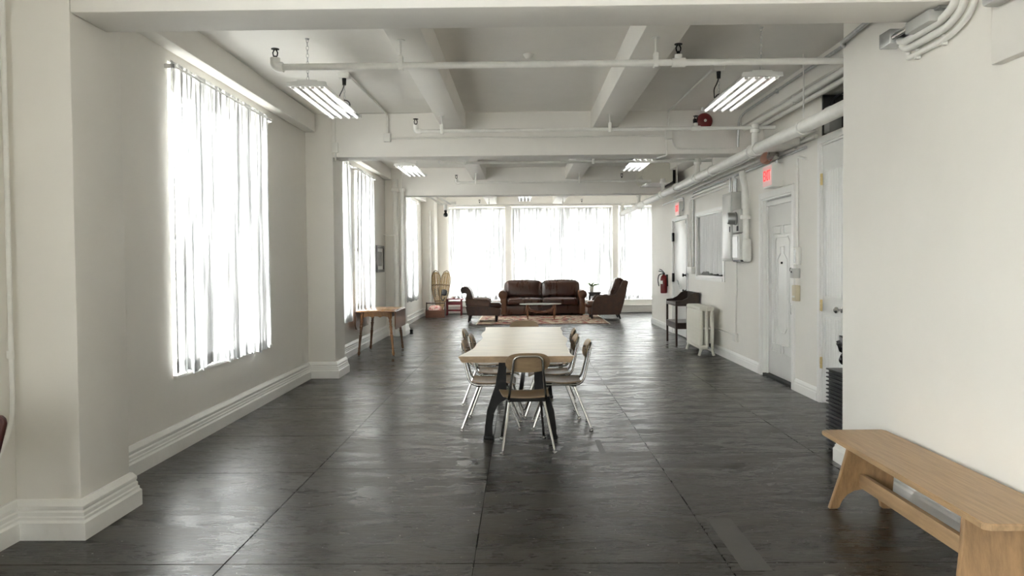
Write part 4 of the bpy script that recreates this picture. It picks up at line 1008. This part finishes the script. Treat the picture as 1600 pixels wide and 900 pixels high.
for y in (7.2, 10.6, 13.0, 16.2):
    B().tube([(2.67+0.07*math.cos(R(a)), y, 2.75+0.07*math.sin(R(a))) for a in range(0, 360, 30)], 0.008, 6, True).cyl((2.67, y, 2.82), (2.67, y, CEIL if y not in (10.0,) else BEAMZ), 0.007, 8).build('clevis_hanger', 'pipe_paint', t)

def pipe(label, pts, r, m='pipe_paint', rad=0.06, straps=(), name='conduit', n=10, cat='conduit', group=None):
    t = thing(name, label, cat, pts[0], group=group)
    B().tube(smooth_path(pts, rad, 5), r, n).build('tube', m, t, ang=60)
    for p in straps:
        B().box(p[0]-0.02, p[0]+0.012, p[1]-0.012, p[1]+0.012, p[2]-r*1.7, p[2]+r*1.7, 0.003, 1).build('strap', m, t)
    return t
W_ = RIGHT
GC = 'conduits on the right wall'
pipe('grey conduit along the face of the right soffit', [(2.815, 5.6, 3.355), (2.815, 9.55, 3.355), (2.79, 9.74, 3.30), (2.79, 9.78, 2.95)], 0.015, 'galvanised', 0.08, [(2.83, 6.6, 3.355), (2.83, 8.4, 3.355)], group=GC)
pipe('thick white pipe hugging the underside of the right soffit', [(2.87, 5.6, 3.175), (2.87, 9.76, 3.175)], 0.032, straps=[(2.87, 6.5, 3.175), (2.87, 8.0, 3.175)], group=GC)
pipe('second white pipe under the right soffit nearer the wall', [(2.97, 5.6, 3.15), (2.97, 9.76, 3.15)], 0.026, group=GC)
pipe('upper pale conduit on the right wall behind the main pipe', [(3.105, 7.98, 2.86), (3.105, 15.4, 2.86)], 0.018, straps=[(3.11, y, 2.86) for y in (8.4, 10.2, 12.6)], group=GC)
pipe('lower pale conduit on the right wall behind the main pipe', [(3.10, 8.0, 2.79), (3.10, 15.4, 2.79)], 0.024, straps=[(3.105, y, 2.79) for y in (8.6, 10.6, 12.8)], group=GC)
pipe('silver conduit bending down beside the interior window', [(3.105, 8.3, 2.72), (3.105, 13.72, 2.72), (3.105, 13.72, 1.38)], 0.016, 'galvanised', 0.12, group=GC)
pipe('second conduit bending down beside the interior window', [(3.10, 11.4, 2.665), (3.10, 13.85, 2.665), (3.10, 13.85, 1.38)], 0.024, 'pipe_paint', 0.12, group=GC)
pipe('third conduit dropping beside the far white door', [(3.105, 11.4, 2.61), (3.105, 13.98, 2.61), (3.105, 13.98, 1.38)], 0.018, 'pipe_paint', 0.12, group=GC)
B().box(3.06, RIGHT, 13.66, 14.05, 1.26, 1.38, 0.006).build('conduit_box', 'pipe_paint', label='small white box ending the conduits beside the far door', cat='junction box')
pipe('thin conduit running down to the far exit sign', [(3.11, 16.6, 2.72), (3.11, 14.95, 2.72), (3.11, 14.55, 2.70), (3.11, 14.55, 2.48), (3.11, 14.64, 2.46)], 0.012, 'galvanised', 0.06, group=GC)
pipe('thin conduit framing the top of the near door', [(3.115, 8.32, 2.60), (3.115, 8.58, 2.66), (3.115, 8.58, 1.64)], 0.014, 'pipe_paint', 0.06, group=GC)
pipe('thin conduit leading from the near exit sign to the door corner', [(3.12, 9.06, 2.37), (3.12, 8.98, 2.37), (3.12, 8.70, 2.37)], 0.008, 'pipe_paint', 0.02, group=GC)
t = pipe('white stand pipe ending in a flat capped fitting', [(2.99, 10.30, 2.70), (3.04, 10.30, 2.45), (3.05, 10.30, 1.70)], 0.042, 'pipe_paint', 0.1, name='stand_pipe', n=16, cat='pipe')
b = B().sup((3.06, 10.30, 1.63), (0.10, 0.16, 0.32), 0.45, 20, 12); b.build('end_fitting', 'pipe_paint', t)
B().box(2.98, 3.10, 10.25, 10.35, 2.05, 2.11, 0.01).build('collar', 'pipe_paint', t)
B().box(2.78, 3.07, 8.38, 8.95, 2.765, 2.84, 0.004).build('pipe_bracket', 'pipe_paint', label='boxed white bracket under the main pipe near the exit sign', cat='bracket')
pipe('thin white conduit dropping from the electric panel to the outlet', [(3.112, 10.98, 1.485), (3.112, 10.98, 1.05), (3.112, 11.02, 0.9), (3.112, 11.02, 0.43)], 0.011, 'pipe_paint', 0.05, group=GC)
t = thing('wall_outlet', 'white electrical outlet box low on the right wall', 'outlet', (3.11, 11.03, 0.31))
B().box(3.085, RIGHT, 10.96, 11.10, 0.31, 0.43, 0.006).build('box', 'pipe_paint', t)
B().box(3.079, 3.086, 10.985, 11.075, 0.32, 0.42, 0.002, 1).build('cover_plate', 'white_plastic', t)
pipe('low conduit running behind the radiator to the outlet', [(3.112, 11.1, 0.40), (3.112, 13.0, 0.40)], 0.010, 'pipe_paint', group=GC)

# ---- electrical panel group
t = thing('electrical_panel', 'tall grey electrical panel with a white door right of the interior window', 'electrical panel', (3.06, 11.05, 1.485))
B().box(2.995, RIGHT, 10.80, 11.30, 1.485, 2.47, 0.004).build('cabinet', 'grey_box', t)
dr = B().box(2.983, 2.996, 10.83, 11.27, 1.52, 2.43, 0.004).build('door', 'white_enamel', t)
B().box(2.975, 2.985, 10.845, 10.865, 1.9, 1.98, 0.003, 1).build('latch', 'black_iron', dr)
for i, (yy, m_) in enumerate(((10.86, 'galvanised'), (10.95, 'galvanised'), (11.05, 'pipe_paint'), (11.16, 'galvanised'))):
    B().cyl((3.07, yy, 2.47), (3.07, yy, 2.66+0.05*(i % 2)), 0.018, 10).build('feed_conduit', m_, t)
t = thing('electric_meter', 'round glass electric meter on a grey box beside the panel', 'electric meter', (3.08, 10.6, 1.88))
B().box(3.00, RIGHT, 10.45, 10.78, 1.88, 2.20, 0.005).build('socket_box', 'grey_box', t)
B().lathe([(0.09, 0.0), (0.095, -0.02), (0.085, -0.03), (0.085, -0.10), (0.07, -0.125), (0.002, -0.13)], (3.0, 10.615, 2.08), 'x', 20).build('meter_dial', 'galvanised', t)
B().box(2.985, 3.0, 10.5, 10.56, 1.9, 1.97, 0.004, 1).build('seal', 'black_plastic', t)
t = thing('disconnect_switch', 'small white disconnect box below the electric meter', 'switch box', (3.08, 10.6, 1.5))
B().box(3.00, RIGHT, 10.46, 10.77, 1.50, 1.86, 0.005).build('box', 'white_enamel', t)
B().box(2.985, 3.0, 10.5, 10.74, 1.53, 1.83, 0.003, 1).build('cover', 'white_enamel', t)
B().box(3.01, 3.10, 10.44, 10.80, 1.475, 1.499, 0.004, 1).build('hub', 'black_plastic', t)

# ---- exit signs
def text_mesh(body, size, ext, M, name, m, parent):
    c = bpy.data.curves.new('txt', 'FONT'); c.body = body; c.size = size; c.extrude = ext; c.align_x = 'CENTER'; c.align_y = 'CENTER'
    to = bpy.data.objects.new('txt', c); COL.objects.link(to); bpy.context.view_layer.update()
    me = bpy.data.meshes.new_from_object(to.evaluated_get(bpy.context.evaluated_depsgraph_get()))
    bpy.data.objects.remove(to); bpy.data.curves.remove(c)
    me.transform(M); me.transform(FRAME[parent.name].inverted()); me.materials.clear(); me.materials.append(MATS[m])
    o = bpy.data.objects.new(name, me); COL.objects.link(o); o.parent = parent; FRAME[o.name] = FRAME[parent.name]; return o
def exit_sign(label, x0, y0, y1, z0, z1, lamps):
    t = thing('exit_sign', label, 'exit sign', ((x0+RIGHT)/2, (y0+y1)/2, z0), group='exit signs')
    B().box(x0, RIGHT, y0, y1, z0, z1, 0.006).build('housing', 'white_plastic', t)
    f = B().box(x0-0.006, x0+0.001, y0+0.012, y1-0.012, z0+0.02, z1-0.02).build('face', 'exit_face', t, smooth=False)
    M = Matrix.Translation((x0-0.009, (y0+y1)/2, (z0+z1)/2)) @ Matrix(((0, 0, -1, 0), (-1, 0, 0, 0), (0, 1, 0, 0), (0, 0, 0, 1))) @ Matrix.Diagonal(((y1-y0)*2.9/1.0*0.95*0.30/0.31*1.0, (z1-z0)*4.4, 1, 1))
    text_mesh('EXIT', 0.145, 0.002, M, 'lettering', 'exit_red', f)
    if lamps:
        for yy, m_ in ((y0+0.06, 'chrome'), (y1-0.02, 'orange_lamp')):
            b = B().lathe([(0.025, 0.0), (0.065, 0.02), (0.075, 0.06), (0.07, 0.085), (0.03, 0.1)], (0, 0, 0), 'z', 18)
            b.rot(Matrix.Translation((x0+0.07, yy, z1+0.075)) @ Matrix.Rotation(R(-70), 4, 'Y') @ Matrix.Rotation(R(25), 4, 'X'))
            h = b.build('lamp_head', m_, t)
            B().cyl((x0+0.08, yy, z1-0.005), (x0+0.07, yy, z1+0.08), 0.014, 8).build('lamp_neck', 'galvanised', h)
exit_sign('red EXIT sign with twin emergency lamps above the near white door', 2.985, 9.05, 9.38, 2.37, 2.65, True)
exit_sign('red EXIT sign above the far white door', 3.05, 14.66, 15.0, 2.37, 2.645, False)

# ---- fittings by the near door
t = thing('intercom', 'narrow white intercom box right of the near door', 'intercom', (3.1, 8.53, 1.44))
B().box(3.07, RIGHT, 8.49, 8.57, 1.44, 1.64, 0.008).build('box', 'white_plastic', t); B().box(3.064, 3.071, 8.505, 8.555, 1.46, 1.62, 0.002, 1).build('face_plate', 'galvanised', t)
t = thing('door_buzzer', 'small grey buzzer box beside the near door latch', 'buzzer', (3.1, 8.58, 1.29))
B().box(3.05, RIGHT, 8.52, 8.63, 1.29, 1.40, 0.008).build('box', 'grey_box', t); B().cyl((3.051, 8.575, 1.36), (3.043, 8.575, 1.36), 0.012, 10).build('button', 'black_plastic', t)
t = thing('keypad', 'beige keypad box below the buzzer', 'keypad', (3.1, 8.58, 1.03))
B().box(3.075, RIGHT, 8.52, 8.64, 1.03, 1.21, 0.008).build('box', 'beige_plastic', t)
for i in range(3): B().box(3.068, 3.076, 8.545+i*0.028, 8.563+i*0.028, 1.07, 1.09, 0.002, 1).build('key', 'pot_white', t)

# ---- fire extinguisher
e = on_x(1042, 443, 3.06)
t = thing('fire_extinguisher', 'red fire extinguisher hung on the wall beside the far door', 'fire extinguisher', (3.05, 16.25, 0.80))
B().lathe([(0.06, 0.80), (0.07, 0.81), (0.072, 0.83), (0.072, 1.10), (0.06, 1.16), (0.03, 1.19), (0.025, 1.21)], (3.05, 16.25, 0), 'z', 18).build('cylinder', 'extinguisher_red', t)
B().box(3.03, 3.07, 16.22, 16.28, 1.20, 1.245, 0.006).build('valve', 'black_iron', t)
B().tube([(3.05, 16.25, 1.235), (3.0, 16.25, 1.26), (2.94, 16.26, 1.275)], 0.009, 6).tube([(3.05, 16.25, 1.25), (3.0, 16.25, 1.30), (2.96, 16.26, 1.315)], 0.009, 6).build('handle', 'black_iron', t)
B().tube(smooth_path([(3.03, 16.25, 1.22), (2.95, 16.28, 1.20), (2.93, 16.30, 1.08), (2.955, 16.31, 0.95)], 0.05), 0.011, 8).build('hose', 'black_plastic', t)
b = B()
for k in range(9):
    a0 = R(150+10*k); a1 = R(160+10*k); r = 0.0735
    vs_ = [b.bm.verts.new((3.05+r*math.cos(a), 16.25+r*math.sin(a), z)) for a, z in ((a0, 1.0), (a1, 1.0), (a1, 1.07), (a0, 1.07))]; b.bm.faces.new(vs_)
b.build('label_band', 'paper_white', t)
B().box(3.10, RIGHT, 16.2, 16.3, 0.95, 1.2).build('wall_bracket', 'black_iron', t, smooth=False)

# ---- red bell on the second beam
c = at(1101, 189, 9.75)
t = thing('alarm_bell', 'round dark red alarm bell on the second beam', 'bell', (c.x, 9.79, c.z-0.105))
B().lathe([(0.104, 0), (0.104, -0.012), (0.092, -0.035), (0.06, -0.052), (0.03, -0.056)], (c.x, 9.77, c.z), 'y', 28).build('gong', 'bell_red', t)
B().lathe([(0.018, -0.056), (0.018, -0.064), (0.008, -0.068)], (c.x, 9.77, c.z), 'y', 16).build('centre_cap', 'pot_white', t)
B().box(c.x-0.045, c.x+0.045, 9.768, 9.80, c.z-0.045, c.z+0.045).build('back_box', 'bell_red', t, smooth=False)
B().box(c.x-0.14, c.x-0.105, 9.74, 9.79, c.z-0.02, c.z+0.03, 0.004, 1).build('striker', 'black_iron', t)

# ---- hanging four-tube lights
mat('tube_lit', (1.0, 0.99, 0.96), 0.2, emit=0.7)  # slight glow added to the tubes for extra room light
def make_lamp(L_=1.45):
    t = thing('ceiling_light', 'lamp', 'ceiling light', (0, 0, 0), group='hanging four-tube lights')
    B().box(-0.085, 0.085, 0.01, L_-0.01, 0.03, 0.055, 0.004).build('ballast_housing', 'white_enamel', t, local=True)
    for y in (0, L_-0.03): B().prism([(-0.17, 0.0), (0.17, 0.0), (0.165, 0.035), (0.06, 0.042), (-0.06, 0.042), (-0.165, 0.035)], 'xz', y, y+0.03).build('end_cap', 'white_enamel', t, local=True)
    for k in range(4):
        x = -0.126+0.084*k
        b = B(); rs = []
        for y in (0.03, L_-0.03): rs.append([b.bm.verts.new((x+dx, y, z)) for dx, z in ((-0.041, 0.004), (-0.026, 0.026), (0.0, 0.030), (0.026, 0.026), (0.041, 0.004), (0.041, 0.007), (0.026, 0.029), (0, 0.033), (-0.026, 0.029), (-0.041, 0.007))])
        b.skin(rs).build('reflector', 'reflector', t, local=True)
        tb = B().cyl((x, 0.045, 0.0), (x, L_-0.045, 0.0), 0.0145, 12).build('tube', 'tube_lit', t, local=True)
        for y in (0.03, L_-0.045): B().box(x-0.014, x+0.014, y, y+0.015, -0.018, 0.02, 0.002, 1).build('socket', 'white_plastic', tb, local=True)
    return t
def chain(t, x, y, z0, z1):
    n = max(2, int((z1-z0)/0.032)); st = (z1-z0)/n
    b = B()
    for i in range(n):
        zc = z0+st*(i+0.5); h = st*0.62; w = 0.010
        ring = [(w*math.cos(2*math.pi*k/10), h*math.sin(2*math.pi*k/10)) for k in range(10)]
        b.tube([(x+p if i % 2 == 0 else x, y if i % 2 == 0 else y+p, zc+q_) for p, q_ in ring], 0.0022, 5, True)
    b.lathe([(0.012, z1-0.012), (0.02, z1-0.0005)], (x, y, 0), 'z', 10)
    b.build('hanging_chain', 'galvanised', t, local=True)['kind'] = 'stuff'
lamp = make_lamp()
lspots = [((-1.83, 6.48, 3.02), 'four-tube hanging light over the nearest left window side'), ((2.01, 6.32, 3.02), 'four-tube hanging light beside the partition corner'),
          ((-1.82, 11.85, 3.02), 'four-tube hanging light on the left, past the second beam'), ((1.86, 11.35, 3.02), 'four-tube hanging light on the right, half hidden by the second beam'),
          ((0.09, 17.5, 3.02), 'small distant four-tube light above the rug'), ((-1.8, 0.8, 3.02), 'four-tube hanging light behind the viewer')]
for i, (l, lb) in enumerate(lspots):
    o = lamp if i == 0 else copy_tree(lamp)
    place(o, l, 0, lb)
for i, (l, lb) in enumerate(lspots):
    o = [x for x in COL.objects if x.get('label') == lb][0]
    for y in (0.05, 1.40): chain(o, 0.0, y, 0.055, CEIL-l[2])
# ceiling boxes with plugs and cords
for i, (x, y, lamp_x, xb, side) in enumerate(((-1.79, 7.72, -1.70, -1.80, 'left'), (1.98, 7.62, 2.05, 1.98, 'right'))):
    t = thing('junction_box', 'white ceiling junction box with a black plug, %s side of the nearest bay' % side, 'junction box', (x, y, CEIL-0.06), group='ceiling junction boxes')
    B().box(x-0.055, x+0.055, y-0.05, y+0.05, CEIL-0.055, CEIL-0.0005, 0.008).build('box', 'white_plastic', t)
    B().cyl((x-0.0, y-0.01, CEIL-0.055), (x-0.0, y-0.01, CEIL-0.125), 0.022, 12, 0.018).build('plug', 'black_plastic', t)
    pts = [(x, y-0.01, CEIL-0.12), (x-0.02, y-0.01, CEIL-0.18), (x-0.05, y-0.02, CEIL-0.23), (x-0.045, y-0.02, CEIL-0.32)]
    for k in range(14):
        a = k*0.75; pts.append((x+0.01+0.055*math.cos(a+2.6), y-0.02-0.003*k, CEIL-0.33+0.05*math.sin(a+2.6)))
    pts.append((xb, y-0.05, 3.08))
    B().tube(smooth_path(pts, 0.03, 3), 0.0055, 6).build('cord', 'black_plastic', t)
    xe = -1.68 if i == 0 else 1.93
    xw = -1.70 if i == 0 else 1.90
    pipe('white conduit from the %s ceiling box to the second beam' % side, [(x+(0.04 if i == 0 else -0.04), y+0.05, CEIL-0.02), (x+(0.07 if i == 0 else -0.08), 9.776, CEIL-0.02), (x+(0.07 if i == 0 else -0.08), 9.776, 3.17)], 0.014, 'pipe_paint', 0.05)
    xx = x+(0.07 if i == 0 else -0.08)
    B().box(xx-0.045, xx+0.045, 9.745, 9.80, 3.06, 3.17, 0.006).build('junction_box', 'white_plastic', label='white junction box on the second beam face, ' + side, cat='junction box', group='beam junction boxes')
pipe('long thin conduit across the face of the second beam', [(-1.675, 9.776, 3.105), (1.855, 9.776, 3.105)], 0.012, 'pipe_paint')
pipe('conduit curving down from the right beam box to the main pipe', [(1.945, 9.776, 3.09), (1.99, 9.776, 2.93), (2.78, 9.776, 2.93)], 0.011, 'pipe_paint', 0.12)
pipe('thin conduit dropping under the second beam from the right box', [(1.875, 9.776, 3.06), (1.875, 9.776, 2.90), (1.875, 9.75, 2.85), (1.80, 10.0, 2.85)], 0.013, 'pipe_paint', 0.03)
B().lathe([(0.02, 0), (0.035, 0.01), (0.05, 0.04), (0.05, 0.0445)], (0.08, 7.1, CEIL-0.045), 'z', 16).build('ceiling_rosette', 'white_plastic', label='small capped rosette in the middle of the nearest ceiling bay', cat='rosette')

# box and conduit on the second column edge
t = thing('switch_box', 'white surface box high on the second column edge', 'switch box', (-2.41, 9.79, 2.93))
B().box(-2.445, -2.365, 9.775, 9.82, 2.93, 3.06, 0.006).build('box', 'white_plastic', t)
B().cyl((-2.40, 9.80, 3.06), (-2.40, 9.80, CEIL), 0.010, 8).cyl((-2.40, 9.80, 2.82), (-2.40, 9.80, 2.93), 0.010, 8).build('conduit', 'pipe_paint', t)
# riser pipes by the third column
for i, (x, r) in enumerate(((-2.56, 0.055), (-2.42, 0.038))):
    t = thing('riser_pipe', ('thick' if i == 0 else 'thin') + ' white riser pipe in front of the third column', 'pipe', (x, 15.42, 0), group='riser pipes at the third column')
    B().cyl((x, 15.40, 0), (x, 15.40, 3.2 if i == 0 else 3.0), r, 14).build('pipe', 'pipe_paint', t)
    B().lathe([(r*1.5, 2.95), (r*1.6, 2.96), (r*1.6, 3.0), (r*1.5, 3.01)], (x, 15.40, 0), 'z', 14).build('coupling', 'pipe_paint', t)
pipe('white pipe in the far left corner by the snowshoes', [(-2.56, 21.10, 0.0), (-2.56, 21.10, 2.95)], 0.035, name='riser_pipe', cat='pipe', n=12)
B().box(-2.80, -2.50, 15.30, 15.36, 2.05, 2.075, 0.004).build('pipe_strut', 'pipe_paint', label='short white strut from the left wall to the riser pipe', cat='strut')
# pipe at the left picture edge
pipe('white pipe running down the near left wall beside the column', [(-2.765, 4.04, CEIL), (-2.765, 4.04, 0.62), (-2.765, 3.85, 0.42), (-2.765, 3.2, 0.40)], 0.013, 'pipe_paint', 0.16, [(-2.765, 4.04, 1.02)], name='wall_pipe', cat='pipe')

# ---- fittings on the partition near the first beam
def px(p, q_, X): v = on_x(p, q_, X); return (v.x, v.y, v.z)
t = thing('cable_bracket', 'grey steel cable tray bracket under the near beam end', 'bracket', (2.33, 4.9, 2.80))
B().box(2.27, PART, 4.15, 4.72, 2.855, 2.868).build('tray', 'galvanised', t, smooth=False)
B().box(2.25, PART, 4.66, 4.80, 2.81, 2.90, 0.006).build('end_box', 'galvanised', t)
B().box(2.24, PART, 4.20, 4.46, 2.80, 2.866, 0.006).build('end_box', 'grey_box', t)
B().cyl((2.27, 4.40, 2.845), (2.27, 4.70, 2.845), 0.014, 10).build('conduit', 'chrome', t)
pipe('upper white hose clipped to the partition under the beam', [(2.31, 4.66, 2.825), (2.31, 4.60, 2.80), (2.31, 4.20, 2.80), (2.31, 4.04, 2.86), (2.31, 4.04, 3.3)], 0.023, 'pipe_paint', 0.1)
pipe('lower white hose clipped to the partition under the beam', [(2.315, 4.64, 2.79), (2.315, 4.58, 2.75), (2.315, 4.14, 2.75), (2.315, 3.98, 2.82), (2.315, 3.98, 3.3)], 0.021, 'pipe_paint', 0.1)
pipe('white conduit bending upward on the partition wall', [(2.33, 4.60, 2.75), (2.33, 4.60, 2.70), (2.33, 4.14, 2.70), (2.33, 3.92, 2.78), (2.33, 3.92, 3.3)], 0.017, 'pipe_paint', 0.14, [(2.34, 4.50, 2.70), (2.34, 4.22, 2.70)])
pipe('white pipe crossing the partition corner below the ceiling', [(2.31, 4.6, 3.1), (2.31, 5.50, 3.05), (2.45, 5.68, 3.05)], 0.017, 'galvanised', 0.05)
t = thing('wall_fitting', 'small round grey fitting at the top right picture edge', 'wall fitting', px(1560, 4, 2.25))
v = Vector(px(1556, 0, 2.27))
B().box(2.215, PART-0.056, v.y-0.25, v.y+0.03, v.z-0.03, v.z+0.2, 0.02).build('body', 'grey_box', t); B().lathe([(0.03, 0), (0.03, -0.012), (0.012, -0.014)], (2.216, v.y-0.1, v.z+0.02), 'x', 16).build('boss', 'white_plastic', t)

# ---- recess above the closet door
t = thing('recess_box', 'grey junction box in the dark recess above the closet door', 'junction box', (3.3, 7.6, 2.80))
B().box(3.14, 3.27, 7.76, 7.895, 2.80, 3.06, 0.006).build('box', 'grey_box', t)
for i in range(3): B().tube(smooth_path([(3.18+i*0.03, 7.84, 3.06), (3.18+i*0.02, 7.84, 3.12+0.02*i), (3.24, 7.70-i*0.1, 3.17), (3.3, 7.5-i*0.1, 3.18)], 0.04), 0.008, 6).build('cable', 'black_plastic', t)
t = thing('louvre_vent', 'dark louvred vent in the recess above the closet door', 'vent', (3.36, 6.9, 2.80))
for i in range(9): B().box(3.30, 3.40, 6.4, 7.75, 2.80+i*0.042, 2.815+i*0.042).build('slat', 'grille_dark', t, smooth=False)

# ---- air conditioner near the third beam
t = thing('air_conditioner', 'boxy grey air conditioner hung at the right before the third beam', 'air conditioner', (2.55, 14.95, 2.98))
pr = [(2.30, 3.10), (2.36, 3.02), (2.50, 2.99), (2.86, 2.99), (2.90, 3.02), (2.90, 3.32), (2.80, 3.36), (2.48, 3.36), (2.36, 3.30)]
bb = B().prism(pr, 'xz', 14.45, 15.35); bmesh.ops.bevel(bb.bm, geom=bb.bm.edges[:], offset=0.012, segments=2, affect='EDGES'); bb.build('body', 'ac_shell', t)
B().box(2.40, 2.84, 14.50, 15.3, 2.978, 2.992).build('louvre', 'white_enamel', t, smooth=False)
B().box(2.89, 2.93, 14.42, 15.36, 2.97, 3.38).build('mount_plate', 'black_iron', t, smooth=False)
for y in (14.6, 15.2): B().cyl((2.6, y, 3.36), (2.6, y, CEIL), 0.008, 8).build('hanger_rod', 'galvanised', t)

# ---- far left ceiling fittings
pipe('white pipe elbowing over the far left window', [(-2.5, 17.6, 3.08), (-2.2, 17.9, 3.08), (-1.95, 18.6, 2.93), (-1.6, 18.6, 2.98)], 0.03, name='ceiling_pipe', cat='pipe')
pipe('white pipe crossing beside the far left spotlight', [(-1.98, 17.6, 3.05), (-1.72, 18.4, 2.92)], 0.025, name='ceiling_pipe', cat='pipe')
t = thing('spotlight', 'white spotlight with a black bulb hanging at far left', 'spotlight', (-1.88, 18.8, 2.62))
B().cyl((-1.88, 18.8, 2.80), (-1.88, 18.8, 2.93), 0.042, 14).build('housing', 'white_enamel', t)
B().cyl((-1.88, 18.8, 2.93), (-1.88, 18.8, CEIL), 0.008, 8).build('stem', 'white_enamel', t)
B().lathe([(0.03, 2.80), (0.042, 2.77), (0.025, 2.74), (0.05, 2.71), (0.058, 2.67), (0.04, 2.635), (0.004, 2.625)][::-1], (-1.88, 18.8, 0), 'z', 14).build('bulb', 'black_plastic', t)

# ---- baseboard heater under the far windows
t = thing('baseboard_heater', 'long white convector cover under the far windows', 'heater', (1.4, 21.93, 0))
B().box(-2.38, RX-0.02, 21.90, FAR, 0.02, 0.20, 0.006).build('cover', 'trim_paint', t)
B().box(-2.38, RX-0.02, 21.87, FAR, 0.20, 0.225, 0.004).build('top_lip', 'trim_paint', t)
B().box(-2.38, RX-0.02, 21.885, 21.90, 0.02, 0.06).build('kick_strip', 'trim_paint', t, smooth=False)

# ---- picture and doorstop
t = thing('picture_frame', 'small dark framed picture hung between left windows', 'picture', (LEFT+0.02, 14.85, 1.32))
y0, y1, z0, z1 = 14.45, 15.2, 1.32, 1.84
b = B(); b.box(LEFT+0.002, LEFT+0.035, y0, y0+0.05, z0, z1).box(LEFT+0.002, LEFT+0.035, y1-0.05, y1, z0, z1).box(LEFT+0.002, LEFT+0.035, y0+0.05, y1-0.05, z0, z0+0.05).box(LEFT+0.002, LEFT+0.035, y0+0.05, y1-0.05, z1-0.05, z1)
b.build('frame', 'frame_grey', t, smooth=False)
B().box(LEFT+0.002, LEFT+0.012, y0+0.05, y1-0.05, z0+0.05, z1-0.05).build('mat_board', 'paper_white', t, smooth=False)
B().box(LEFT+0.0115, LEFT+0.0135, y0+0.13, y1-0.13, z0+0.12, z1-0.12).build('print', 'picture_grey', t, smooth=False)
c = on_z(643, 522, 0)
t = thing('doorstop', 'small black doorstop standing alone on the floor by the third column', 'doorstop', (c.x, c.y, 0))
B().lathe([(0.035, 0), (0.038, 0.005), (0.034, 0.03), (0.034, 0.06), (0.030, 0.064)], (c.x, c.y, 0), 'z', 16).build('body', 'black_plastic', t)
B().lathe([(0.036, 0.064), (0.036, 0.085), (0.03, 0.092), (0.004, 0.094)], (c.x, c.y, 0), 'z', 16).build('cap', 'black_iron', t)
